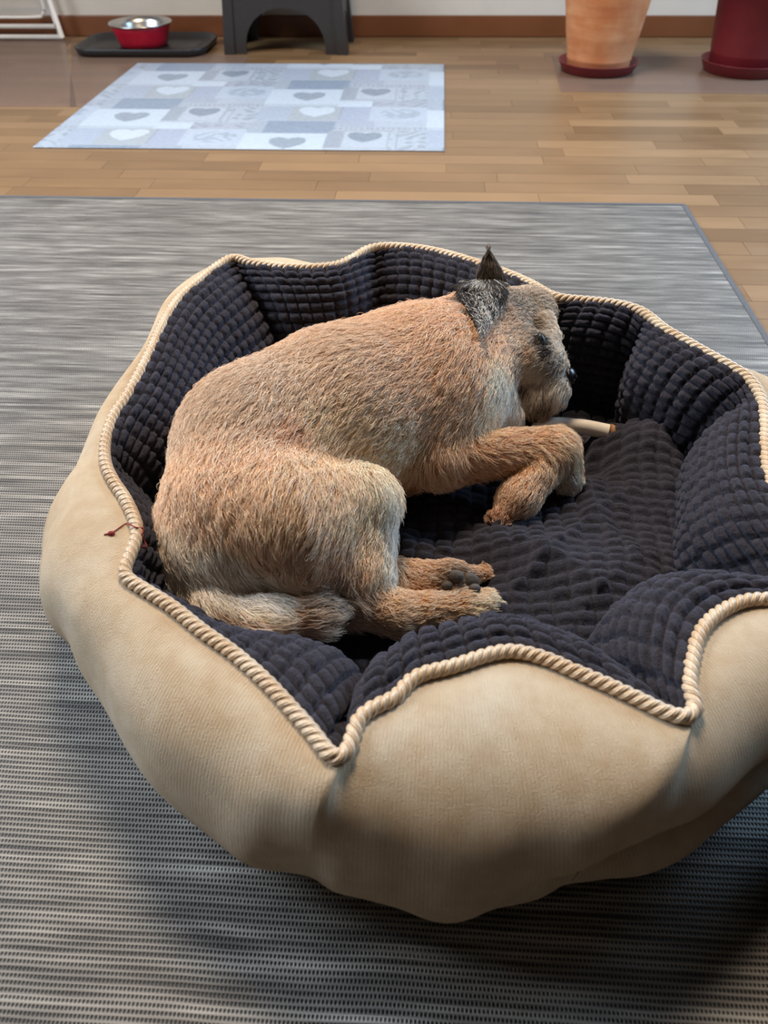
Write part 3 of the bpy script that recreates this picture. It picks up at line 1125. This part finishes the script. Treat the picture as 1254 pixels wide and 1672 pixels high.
# ------------------------------------------------------------------ chew bone
pa, pb, pc, pd = at(868, 706, .098), at(905, 696, .100), at(950, 697, .099), at(995, 706, .096)
bone = tag(empty('chew_bone', (pb[0], pb[1], .09)), 'smooth white rawhide chew with tan end tucked under the dog chin', 'chew')
bo_ = np.array([pb[0], pb[1], .09])
path = catmull(np.array([pa, pb, pc, pd]) - bo_, 24)
rad = np.interp(np.linspace(0, 1, 24), [0, .08, .3, .6, .85, 1], [.007, .010, .0115, .0095, .0095, .010])
v, f = tube_data(path, rad, 16)
obj('chew_stick', v, f, M['rawhide'], bone)
d_ = (path[-1] - path[-2]) / np.linalg.norm(path[-1] - path[-2])
tp = np.array([path[-1] + d_ * x for x in (-.002, .002, .005, .0075, .009)])
v, f = tube_data(tp, [.0103, .0103, .0092, .007, .003], 16)
obj('chew_end', v, f, M['rawhide_tip'], bone)

# ------------------------------------------------------------------ the dog
TAN, TANL, GREY, DARK, WHITE = (205, 152, 104), (214, 172, 128), (168, 150, 134), (62, 58, 58), (236, 232, 228)
ORANGE = (210, 154, 102)
PR = []     # primitives: a, b, ra, rb, k, colour, hair length, flow (None = a->b), flat(normal, factor)


def cap(a, b, ra, rb, k, colr, hair=.020, flow=None, flat=None, shrink=.005):
    pa, pb = at(*a), at(*b)
    PR.append(dict(a=pa, b=pb, ra=ra * scale_at(pa) - shrink, rb=rb * scale_at(pb) - shrink, k=k, col=np.array(S(*colr)[:3]), hair=hair,
                   flow=None if flow is None else at(*flow[1]) - at(*flow[0]), flat=flat))


BACKC = (182, 152, 124)
# trunk, written from the head towards the tail so that the coat lies that way
cap((772, 578, .152), (680, 645, .148), 104, 140, .02, ORANGE, .020)
cap((680, 645, .148), (560, 690, .148), 140, 152, .03, (206, 156, 112), .018)
cap((560, 690, .148), (440, 745, .142), 152, 152, .03, BACKC, .016)
cap((440, 745, .142), (395, 860, .135), 152, 136, .03, (200, 156, 118), .016)
cap((395, 860, .135), (365, 905, .118), 136, 112, .03, (204, 160, 122), .018, flow=((395, 760, .13), (370, 1000, .11)))
# hind leg on top
cap((478, 850, .158), (585, 822, .152), 118, 66, .022, (208, 166, 126), .020, flow=((520, 760, .17), (520, 930, .14)))
cap((500, 900, .130), (560, 930, .115), 92, 74, .025, (206, 160, 116), .020, flow=((520, 760, .17), (520, 930, .14)))
cap((592, 822, .152), (600, 965, .100), 60, 46, .018, (208, 168, 130), .018)
cap((585, 985, .092), (640, 1000, .088), 46, 38, .014, (210, 162, 112), .016, shrink=.003)
cap((640, 1000, .088), (790, 990, .082), 38, 27, .012, (212, 164, 114), .016, shrink=.003)
cap((765, 990, .082), (795, 988, .082), 29, 26, .012, (220, 188, 152), .014, shrink=.003)
# hind foot below
cap((630, 946, .086), (735, 946, .086), 37, 34, .010, (202, 150, 100), .012, shrink=.003)
cap((735, 946, .086), (788, 938, .084), 33, 17, .010, (188, 140, 96), .007, shrink=.003)
# fore leg
cap((700, 670, .160), (708, 748, .132), 84, 58, .020, ORANGE, .018)
cap((708, 750, .130), (905, 735, .124), 52, 42, .014, (208, 156, 106), .017)
cap((900, 740, .120), (848, 812, .102), 42, 37, .010, (208, 164, 120), .016, shrink=.004)
cap((848, 812, .100), (824, 842, .090), 36, 27, .010, (190, 138, 94), .010, shrink=.004)
cap((912, 735, .110), (930, 784, .096), 38, 26, .010, (210, 180, 146), .012, shrink=.003)
# toes
for tx, ty, tz, tr, tc3 in ((810, 849, .087, 13, (176, 120, 76)), (822, 857, .086, 13, (180, 124, 80)), (835, 853, .087, 12, (190, 140, 98)),
                            (917, 797, .091, 13, (226, 212, 196)), (931, 801, .091, 13, (230, 220, 206)), (943, 793, .092, 11, (228, 214, 198)),
                            (800, 978, .085, 12, (222, 196, 164)), (808, 987, .083, 13, (222, 196, 164)), (805, 998, .081, 12, (214, 184, 148)),
                            (796, 931, .086, 9, (190, 142, 98)), (799, 941, .084, 9, (186, 136, 92))):
    cap((tx - 6, ty - 4, tz), (tx, ty, tz), tr, tr * .8, .004, tc3, .006, shrink=.001)
# throat and chest
cap((790, 620, .140), (818, 676, .118), 70, 40, .018, (226, 206, 184), .018)
# head
cap((862, 515, .182), (815, 535, .176), 52, 74, .016, (166, 148, 130), .011)
cap((880, 590, .160), (826, 588, .160), 48, 60, .016, (190, 168, 146), .013)
cap((912, 620, .146), (868, 588, .160), 27, 50, .012, (160, 152, 146), .013, flow=((905, 600, .15), (870, 640, .14)))
cap((898, 640, .134), (876, 645, .128), 34, 42, .012, (164, 156, 150), .019, flow=((880, 620, .14), (890, 680, .11)))
cap((885, 650, .124), (888, 668, .118), 28, 20, .012, (130, 114, 100), .018)
cap((902, 552, .182), (888, 530, .188), 20, 26, .010, (194, 188, 182), .009)
# tail
TL = [(300, 935, .120), (350, 992, .118), (430, 1014, .116), (515, 1004, .114), (580, 986, .110)]
TR = [50, 52, 50, 42, 16]
TC = [(200, 166, 134), (208, 160, 114), (200, 146, 96), (158, 130, 106)]
for j in range(4):
    cap(TL[j], TL[j + 1], TR[j], TR[j + 1], .010, TC[j], .026, shrink=.007)

# colour spots on the coat: (px, py, radius m, colour, strength)
SPOT = [(838, 672, .026, (250, 250, 252), 1.0), (815, 645, .026, (236, 224, 210), .85), (790, 690, .020, (226, 196, 164), .6), (640, 860, .015, (246, 244, 242), .9), (640, 900, .015, (246, 244, 242), .9), (640, 940, .014, (244, 242, 240), .9),
        (632, 815, .020, (240, 226, 210), .75), (385, 955, .018, (252, 250, 246), 1.0), (352, 940, .018, (250, 248, 244), .95), (420, 975, .016, (250, 246, 240), .95), (455, 990, .012, (244, 238, 230), .8),
        (290, 970, .030, (210, 202, 196), .75), (280, 925, .028, (210, 196, 182), .65), (550, 985, .020, (104, 94, 90), .9),
        (850, 500, .014, (116, 104, 94), .8), (880, 512, .012, (176, 168, 158), .7), (900, 540, .012, (206, 202, 198), .85), (908, 568, .013, (244, 242, 240), .95), (835, 480, .014, (104, 92, 84), .75), (866, 485, .012, (120, 108, 98), .7),
        (864, 580, .010, (190, 146, 104), .85), (846, 548, .013, (198, 176, 154), .7), (860, 520, .010, (150, 138, 126), .7),
        (885, 605, .014, (156, 154, 156), .9), (865, 615, .012, (196, 192, 188), .8), (905, 612, .012, (112, 106, 104), .85), (905, 648, .020, (228, 234, 242), .95), (870, 645, .012, (150, 128, 108), .8), (885, 672, .014, (104, 88, 76), .85), (848, 640, .009, (96, 74, 58), .85), (838, 618, .008, (120, 92, 68), .7),  # bluish-white lower muzzle spot paints in the cool light from the right
        (300, 700, .05, (176, 152, 130), .6), (430, 620, .06, (180, 158, 138), .75), (600, 560, .05, (186, 158, 130), .6), (700, 600, .035, (214, 158, 106), .5),
        (560, 730, .05, (228, 198, 164), .55), (475, 715, .016, (190, 130, 80), .75), (650, 740, .022, (226, 196, 162), .7), (600, 760, .02, (230, 206, 178), .6), (935, 790, .010, (236, 230, 224), .85),
        (815, 855, .014, (160, 100, 60), .9), (800, 980, .012, (234, 216, 192), .8), (720, 500, .026, (214, 160, 112), .6), (590, 870, .03, (224, 192, 156), .5), (545, 925, .016, (190, 128, 74), .75),
        (752, 492, .015, (30, 26, 25), 1.0), (745, 470, .011, (60, 48, 42), .9), (762, 512, .009, (50, 40, 34), .9), (795, 545, .012, (186, 122, 70), .8),  # first three paint the black shadow beside the near ear into the coat
        (878, 536, .010, (66, 56, 50), .9), (883, 556, .0135, (24, 19, 18), 1.0), (890, 578, .009, (40, 33, 30), .95), (848, 642, .009, (86, 66, 52), .9), (900, 604, .011, (96, 92, 92), .85), (885, 672, .014, (100, 84, 72), .9),
        (740, 946, .018, (70, 60, 54), .7), (765, 950, .014, (90, 74, 62), .7)]


def prim_d(p, q):
    ab = q['b'] - q['a']
    rel = p - q['a']
    if q['flat'] is not None:
        n_, fac = q['flat']
        ab = ab - (ab @ n_) * n_ * 0
        rel = rel + (rel @ n_)[..., None] * n_ * (fac - 1) if False else rel
    t_ = np.clip((rel @ ab) / (ab @ ab), 0, 1)
    w = rel - t_[..., None] * ab
    if q['flat'] is not None:
        n_, fac = q['flat']
        w = w + ((w @ n_) * (fac - 1))[..., None] * n_
    return np.linalg.norm(w, axis=-1) - (q['ra'] * (1 - t_) + q['rb'] * t_)


def dog_sdf(p):
    d = None
    for q in PR:
        e = prim_d(p, q)
        if d is None:
            d = e
            continue
        k = q['k']
        h = np.clip(0.5 + 0.5 * (d - e) / k, 0, 1)
        d = d * (1 - h) + e * h - k * h * (1 - h)
    return d


allp = np.array([q['a'] for q in PR] + [q['b'] for q in PR])
allr = np.array([q['ra'] for q in PR] + [q['rb'] for q in PR])[:, None]
lo, hi = (allp - allr).min(0) - .012, (allp + allr).max(0) + .012
h = 0.0034
dims = np.ceil((hi - lo) / h).astype(int) + 1
ax = [lo[i] + h * np.arange(dims[i]) for i in range(3)]
G = np.stack(np.meshgrid(*ax, indexing='ij'), -1).reshape(-1, 3)
D = np.empty(len(G))
for s in range(0, len(G), 400000):
    D[s:s + 400000] = dog_sdf(G[s:s + 400000])
D = D.reshape(dims)


def on_dog(px, py, back=0.0, z_fallback=.1):
    """first point of the coat seen at that pixel, moved towards the camera by back"""
    d = np.array([(px - W / 2) / F, -(py - HH / 2) / F, -1.0]) @ RC.T
    d /= np.linalg.norm(d)
    t_ = 0.35
    for _ in range(90):
        e = float(dog_sdf((CAM + d * t_)[None])[0])
        if e < 0.0006:
            return CAM + d * (t_ - back)
        t_ += max(e * 0.7, 0.0004)
        if t_ > 1.5:
            break
    return at(px, py, z_fallback) if z_fallback is not None else None


def img_off(p, dx, dy):
    k = scale_at(p)
    return p + k * (dx * RC[:, 0] - dy * RC[:, 1])


SPOT = [(on_dog(a, b), r, cl, s) for a, b, r, cl, s in SPOT]


def surface_nets(D, lo, h):
    sgn = D < 0
    cs = np.zeros(tuple(np.array(D.shape) - 1), int)
    corners = [(i, j, k) for i in (0, 1) for j in (0, 1) for k in (0, 1)]
    sl = lambda o: tuple(slice(o[a], D.shape[a] - 1 + o[a]) for a in range(3))
    for o in corners:
        cs += sgn[sl(o)]
    act = (cs > 0) & (cs < 8)
    acc = np.zeros(act.shape + (3,))
    cnt = np.zeros(act.shape)
    for a in range(3):
        for o in corners:
            if o[a] == 1:
                continue
            o2 = list(o)
            o2[a] = 1
            d0, d1 = D[sl(o)], D[sl(tuple(o2))]
            cr = (d0 < 0) != (d1 < 0)
            t_ = np.where(cr, d0 / np.where(cr, d0 - d1, 1), 0)
            for b in range(3):
                acc[..., b] += np.where(cr, (o[b] + (t_ if b == a else 0)), 0)
            cnt += cr
    ids = -np.ones(act.shape, int)
    ids[act] = np.arange(act.sum())
    cell = np.argwhere(act)
    V = lo + h * (cell + acc[act] / cnt[act][:, None])
    Q = []
    for a in range(3):
        b, c = (a + 1) % 3, (a + 2) % 3
        s0 = [slice(1, n - 1) for n in D.shape]
        s0[a] = slice(0, D.shape[a] - 1)
        s1 = list(s0)
        s1[a] = slice(1, D.shape[a])
        A0, A1 = sgn[tuple(s0)], sgn[tuple(s1)]
        e = np.argwhere(A0 != A1)
        e_ = e.copy()
        for x in range(3):
            if x != a:
                e_[:, x] += 1
        fl = A0[tuple(e.T)]

        def cid(db, dc):
            q = e_.copy()
            q[:, b] -= db
            q[:, c] -= dc
            return ids[tuple(q.T)]
        quad = np.stack([cid(1, 1), cid(0, 1), cid(0, 0), cid(1, 0)], 1)
        quad[~fl] = quad[~fl][:, ::-1]
        Q.append(quad)
    return V, np.vstack(Q)


DV, DQ = surface_nets(D, lo, h)


def grad(p, e=0.0015):
    g = np.stack([dog_sdf(p + np.eye(3)[i] * e) - dog_sdf(p - np.eye(3)[i] * e) for i in range(3)], 1)
    return g / (np.linalg.norm(g, axis=1, keepdims=True) + 1e-9)


def prim_weights(p, sig=.010):
    d = np.stack([prim_d(p, q) for q in PR], 1)
    d = d - d.min(1, keepdims=True)
    w = np.exp(-d / sig)
    return w / w.sum(1, keepdims=True)


PCOL = np.array([q['col'] for q in PR])
PLEN = np.array([q['hair'] for q in PR])
PFLOW = np.array([(q['b'] - q['a'] if q['flow'] is None else q['flow']) for q in PR])
PFLOW /= np.linalg.norm(PFLOW, axis=1, keepdims=True)


def coat(p, w):
    c = w @ PCOL
    for ctr, r, cl, s in SPOT:
        g = s * np.exp(-(((p - ctr) ** 2).sum(1) / (1.25 * r) ** 2) ** 1.5)[:, None]
        c = c * (1 - g) + np.array(S(*cl)[:3]) * g
    return c


dog_base = at(520, 760, .06)
dog = tag(empty('dog', tuple(dog_base)), 'small wire-haired tan terrier curled up asleep in the dog bed', 'dog')
wv = prim_weights(DV)
body = quad_mesh('body', DV - dog_base, DQ, M['coat'], dog)
ca = body.data.color_attributes.new('tint', 'FLOAT_COLOR', 'POINT')
cc = np.ones((len(DV), 4), np.float32)
cc[:, :3] = coat(DV, wv)
ca.data.foreach_set('color', cc.ravel())


def ellipsoid(name, c, r, mat, parent, rot=None, org=dog_base):
    import bmesh
    bm = bmesh.new()
    bmesh.ops.create_uvsphere(bm, u_segments=16, v_segments=10, radius=1.0)
    v = np.array([q.co for q in bm.verts]) * np.array(r)
    bm.verts.index_update()
    f = [tuple(q.index for q in fc.verts) for fc in bm.faces]
    bm.free()
    if rot is not None:
        v = v @ np.array(rot).T
    return obj(name, v + (np.asarray(c) - org), f, mat, parent)


def basis(xdir, zdir):
    x = np.array(xdir) / np.linalg.norm(xdir)
    z = np.array(zdir) - (np.array(zdir) @ x) * x
    z /= np.linalg.norm(z)
    return np.stack([x, np.cross(z, x), z], 1)


# nose, eye, pads, claws
mz = at(912, 620, .146)
nose_c = img_off(mz, 13, -2) + np.array([0, 0, .004])
mdir = nose_c - at(868, 588, .160)
nb_ = basis(mdir, (0, 0, 1))
nose = ellipsoid('nose', nose_c, (.0115, .0125, .0105), M['nose'], dog, basis(mdir, (0, 0, 1)))
for sd_ in (-1, 1):
    nl = ellipsoid('nostril', nose_c + nb_ @ np.array([.0095, sd_ * .0048, -.001]), (.0028, .0026, .0034), M['eye'], None, nb_)
    nl.parent = nose
pad_c = []
for px, py, r in ((744, 941, .0080), (766, 948, .0100), (730, 956, .0060), (775, 961, .0060)):
    c = on_dog(px, py, -.001)
    pad_c.append(c)
    ellipsoid('paw_pad', c, (r, r * .8, .0040), M['pad'], dog, basis(RC[:, 0], CAM - c))
e_c = on_dog(884, 557, -.002)
ellipsoid('eye', e_c, (.0090, .0045, .0030), M['eye'], dog, basis(img_off(e_c, 5, 16) - e_c, CAM - e_c))
for px, py, z in ((812, 862, .080), (806, 856, .080), (905, 800, .088), (918, 801, .088), (814, 990, .080)):
    c = at(px, py, z)
    ellipsoid('claw', c, (.005, .002, .002), M['claw'], dog, basis((.3, -1, -.2), (0, 0, 1)))


def ear(rows, back, thick, cup, hug):
    """leaf-shaped flap: rows of (left px, right px) from root to tip"""
    V, n = [], 9
    for j, (l, r, anchor) in enumerate(rows):
        for i in range(n):
            s = i / (n - 1)
            dx, dy = l[0] + (r[0] - l[0]) * s, l[1] + (r[1] - l[1]) * s
            p = img_off(anchor, dx, dy)
            if hug:
                pp = project(p)
                q_ = on_dog(pp[0], pp[1], 0.0, None)
                if q_ is not None:
                    p = q_
            q = CAM - p
            V.append(p + q / np.linalg.norm(q) * (back[j] + cup * math.sin(math.pi * s)))
    V = np.array(V)
    m = len(rows)
    nr = CAM - V.mean(0)
    nr /= np.linalg.norm(nr)
    Vb = V - nr * thick
    q = grid_quads(m, n)
    ring_ = [i for i in range(n)] + [r * n + n - 1 for r in range(1, m)] + [(m - 1) * n + i for i in range(n - 2, -1, -1)] + [r * n for r in range(m - 2, 0, -1)]
    side = [(ring_[k], ring_[(k + 1) % len(ring_)], ring_[(k + 1) % len(ring_)] + m * n, ring_[k] + m * n) for k in range(len(ring_))]
    return np.vstack([V, Vb]), np.vstack([q, q[:, ::-1] + m * n, np.array(side)]), V, q


def tint_mesh(o, c):
    a_ = o.data.color_attributes.new('tint', 'FLOAT_COLOR', 'POINT')
    a_.data.foreach_set('color', np.tile(np.array(c, np.float32), len(o.data.vertices)))


e0 = on_dog(788, 478)
near_rows = [((-20, -22), (26, -22)), ((-38, -12), (36, -14)), ((-42, -2), (40, -2)), ((-36, 12), (38, 12)), ((-24, 30), (26, 32)), ((-14, 46), (12, 48)), ((-6, 60), (0, 60))]
EV, EQ, EF, EFQ = ear([(l, r, e0) for l, r in near_rows], [-.006, -.001, .004, .008, .011, .012, .010], .003, .005, True)
ear1 = quad_mesh('ear', EV - dog_base, EQ, M['coat'], dog)
tint_mesh(ear1, S(34, 31, 32))
f0 = img_off(on_dog(812, 486), -6, -20) + np.array([0, .012, 0])
far_rows = [((-30, 6), (26, 10)), ((-28, -8), (21, -4)), ((-24, -22), (14, -19)), ((-18, -36), (6, -34)), ((-10, -50), (-5, -50))]
EV2, EQ2, EF2, EFQ2 = ear([(l, r, f0) for l, r in far_rows], [0, .002, .003, .002, 0], .004, -.006, False)
ear2 = quad_mesh('ear', EV2 - dog_base, EQ2, M['coat'], dog)
tint_mesh(ear2, S(120, 100, 84))

# ---------- fur
tri = np.vstack([DQ[:, [0, 1, 2]], DQ[:, [0, 2, 3]]])
ta = np.linalg.norm(np.cross(DV[tri[:, 1]] - DV[tri[:, 0]], DV[tri[:, 2]] - DV[tri[:, 0]]), axis=1) / 2
tn = np.cross(DV[tri[:, 1]] - DV[tri[:, 0]], DV[tri[:, 2]] - DV[tri[:, 0]])
tn /= np.linalg.norm(tn, axis=1, keepdims=True) + 1e-12
tcn = DV[tri].mean(1)
dens = ta * np.where(tn[:, 2] < -0.25, 0.12, 1.0)
HEADC = at(860, 570, .16)
dens = dens * np.where(np.linalg.norm(tcn - HEADC, axis=1) < .085, 1.8, 1.0)
NH, NP = 190000, 6
pick = rng.choice(len(tri), NH, p=dens / dens.sum())
u, w = rng.random(NH), rng.random(NH)
fl = u + w > 1
u[fl], w[fl] = 1 - u[fl], 1 - w[fl]
T0 = DV[tri[pick]]
root = T0[:, 0] + u[:, None] * (T0[:, 1] - T0[:, 0]) + w[:, None] * (T0[:, 2] - T0[:, 0])
nrm = grad(root)
wr = prim_weights(root, .012)
flow = wr @ PFLOW
flow = flow - (flow * nrm).sum(1, keepdims=True) * nrm
flow /= np.linalg.norm(flow, axis=1, keepdims=True) + 1e-6
hl = (wr @ PLEN) * rng.uniform(.65, 1.15, NH)
# clumps
NG = 26000
gi = rng.choice(NH, NG, replace=False)
kd = kdtree.KDTree(NG)
for j, g in enumerate(gi):
    kd.insert(root[g], j)
kd.balance()
near = np.fromiter((kd.find(r)[1] for r in root), int, NH)
cl_off = rng.normal(0, 1, (NG, 3))
cl_lift = rng.uniform(.12, .34, NG)
# slow swirl so locks do not all lie parallel
sw = np.stack([np.sin(root @ np.array([31., 17., 23.]) + 1), np.sin(root @ np.array([-19., 37., 11.]) + 2), np.sin(root @ np.array([23., -29., 31.]))], 1)
dirv = flow + 0.20 * cl_off[near] + 0.22 * sw + rng.normal(0, .15, (NH, 3))
dirv -= (dirv * nrm).sum(1, keepdims=True) * nrm
dirv /= np.linalg.norm(dirv, axis=1, keepdims=True) + 1e-6
lift = cl_lift[near] + rng.normal(0, .08, NH)
grav = np.array([0, 0, -0.10])
ss = np.linspace(0, 1, NP)
P = np.empty((NH, NP, 3))
for j, s in enumerate(ss):
    P[:, j] = root - nrm * .001 + hl[:, None] * (dirv * (s * .95) + nrm * (lift * (1.9 * s - 1.15 * s * s))[:, None] + grav * s * s)
# pull tips towards the lock's own guide
gtip = P[gi[near]]
groot = root[gi[near]]
for j, s in enumerate(ss):
    k = 0.32 * s ** 1.3
    lim = np.linalg.norm(groot - root, axis=1) < .010
    P[:, j] = np.where(lim[:, None], P[:, j] * (1 - k) + gtip[:, j] * k, P[:, j])
P[:, 1:] += rng.normal(0, .00045, (NH, NP - 1, 3))
# keep strands above the cushion
floor_z = cushion_z(P[..., 0], P[..., 1]) + .003
P[..., 2] = np.maximum(P[..., 2], np.minimum(floor_z, P[:, :1, 2]))
mid_p = P[:, 3] - nrm * .003
tint = coat(mid_p, wr)
mul = np.exp(rng.normal(0, .13, NH) + rng.normal(0, .12, NG)[near])[:, None]
tint = np.clip(tint * mul * 1.5, 0, .95)
pale = rng.random(NH) < .26 * np.clip(tint.mean(1) * 3, 0, 1)
tint[pale] = tint[pale] * .35 + np.array(S(246, 232, 214)[:3]) * .65
rad0 = rng.uniform(.00016, .00026, NH) * np.where(pale, 1.35, 1.0)
radp = rad0[:, None] * np.array([1.0, .95, .85, .7, .48, .15])[None]

bare = np.zeros(NH, bool)
for c, r in [(e_c, .0075), (nose_c, .012)] + [(c, .0095) for c in pad_c]:
    bare |= np.linalg.norm(root - c, axis=1) < r
hl_scale = np.where(bare, 0.12, 1.0)
P = root[:, None] + (P - root[:, None]) * hl_scale[:, None, None]


def ear_hair(V, q, n, flow_px, cols, probs, length, lift):
    k = rng.integers(0, len(q), n)
    a_, b_ = rng.random(n)[:, None], rng.random(n)[:, None]
    Q_ = V[q[k]]
    r_ = (Q_[:, 0] * (1 - a_) + Q_[:, 1] * a_) * (1 - b_) + (Q_[:, 3] * (1 - a_) + Q_[:, 2] * a_) * b_
    nr = CAM - V.mean(0)
    nr /= np.linalg.norm(nr)
    fl_ = (Q_[:, 1] - Q_[:, 0]) + (Q_[:, 2] - Q_[:, 3])
    fl_ = fl_ / (np.linalg.norm(fl_, axis=1, keepdims=True) + 1e-9)
    ac = (Q_[:, 3] - Q_[:, 0]) + (Q_[:, 2] - Q_[:, 1])
    nr = np.cross(fl_, ac)
    nr /= np.linalg.norm(nr, axis=1, keepdims=True) + 1e-9
    nr *= np.sign((nr * (CAM - r_)).sum(1, keepdims=True))
    lock = np.sin(r_ @ RC[:, 0] * 330 + r_ @ RC[:, 1] * 120 + rng.normal(0, .8, n))
    dd = fl_ + rng.normal(0, .13, (n, 3)) + 0.12 * lock[:, None] * RC[:, 0][None]
    L = length * rng.uniform(.6, 1.1, n)[:, None]
    out = np.stack([r_ + L * (dd * s + nr * lift * (1.6 * s - 1.0 * s * s)) for s in ss], 1)
    rx = (r_ - V.mean(0)) @ RC[:, 0]
    rx = rx / (np.abs(rx).max() + 1e-9)
    pr_ = np.exp(-((rx - 0.05) / .45) ** 2) * (.35 + .65 * (lock > -.2)) if probs > .55 else np.full(n, .5)
    ci_ = np.where(rng.random(n) < pr_ * .8, 0, 1)
    cl_ = np.array([S(*c)[:3] for c in cols])[ci_] * np.exp(rng.normal(0, .15, n))[:, None]
    return out, cl_, np.full(n, .00026)


h1 = ear_hair(EF, EFQ, 5200, (-5, 30), [(206, 210, 216), (40, 38, 42)], .60, .015, .30)
h2 = ear_hair(EF2, EFQ2, 1500, (2, -30), [(150, 128, 110), (84, 72, 64)], .5, .009, .15)
P = np.concatenate([P, h1[0], h2[0]])
tint = np.concatenate([tint, h1[1], h2[1]])
rad0 = np.concatenate([rad0, h1[2], h2[2]])
NH = len(P)
radp = rad0[:, None] * np.array([1.0, .95, .85, .7, .48, .15])[None]

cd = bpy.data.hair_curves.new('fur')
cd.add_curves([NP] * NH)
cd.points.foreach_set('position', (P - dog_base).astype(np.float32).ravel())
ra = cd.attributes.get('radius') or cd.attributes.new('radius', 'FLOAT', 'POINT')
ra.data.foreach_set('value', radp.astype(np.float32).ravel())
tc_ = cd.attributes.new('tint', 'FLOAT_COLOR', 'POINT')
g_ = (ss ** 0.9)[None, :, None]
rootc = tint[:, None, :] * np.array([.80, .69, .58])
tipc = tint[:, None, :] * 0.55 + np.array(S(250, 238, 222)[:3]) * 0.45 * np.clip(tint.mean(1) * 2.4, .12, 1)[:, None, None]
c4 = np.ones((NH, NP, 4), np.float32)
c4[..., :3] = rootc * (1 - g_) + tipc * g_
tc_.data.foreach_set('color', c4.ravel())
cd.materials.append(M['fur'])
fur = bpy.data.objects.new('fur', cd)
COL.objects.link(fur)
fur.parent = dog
fur['kind'] = 'stuff'

# ------------------------------------------------------------------ red thread caught on the rim
q0 = [(170, 873), (178, 871), (186, 868), (196, 861), (206, 855), (214, 857), (222, 861), (231, 862), (234, 862), (233, 870), (231, 874), (236, 884), (240, 891), (236, 893), (231, 892)]
bpy.context.view_layer.update()
dg = bpy.context.evaluated_depsgraph_get()
pts = []
for x, y in q0:
    d = np.array([(x - W / 2) / F, -(y - HH / 2) / F, -1.0]) @ RC.T
    d /= np.linalg.norm(d)
    hit, loc_, nor_, *_r = scene.ray_cast(dg, Vector(CAM), Vector(d))
    pts.append(np.array(loc_) - d * .0012 if hit else at(x, y, .18))
pts = np.array(pts)
th_o = tag(empty('red_thread', tuple(pts[4])), 'loose red thread with a small knot lying over the cord rim', 'thread')
v, f = tube_data(catmull(pts, 60) - pts[4], .0006, 6)
obj('strand', v, f, M['red_thread'], th_o)
ellipsoid('knot', pts[1] + np.array([.002, 0, 0]), (.0033, .0026, .0024), M['red_thread'], th_o, None, pts[4])
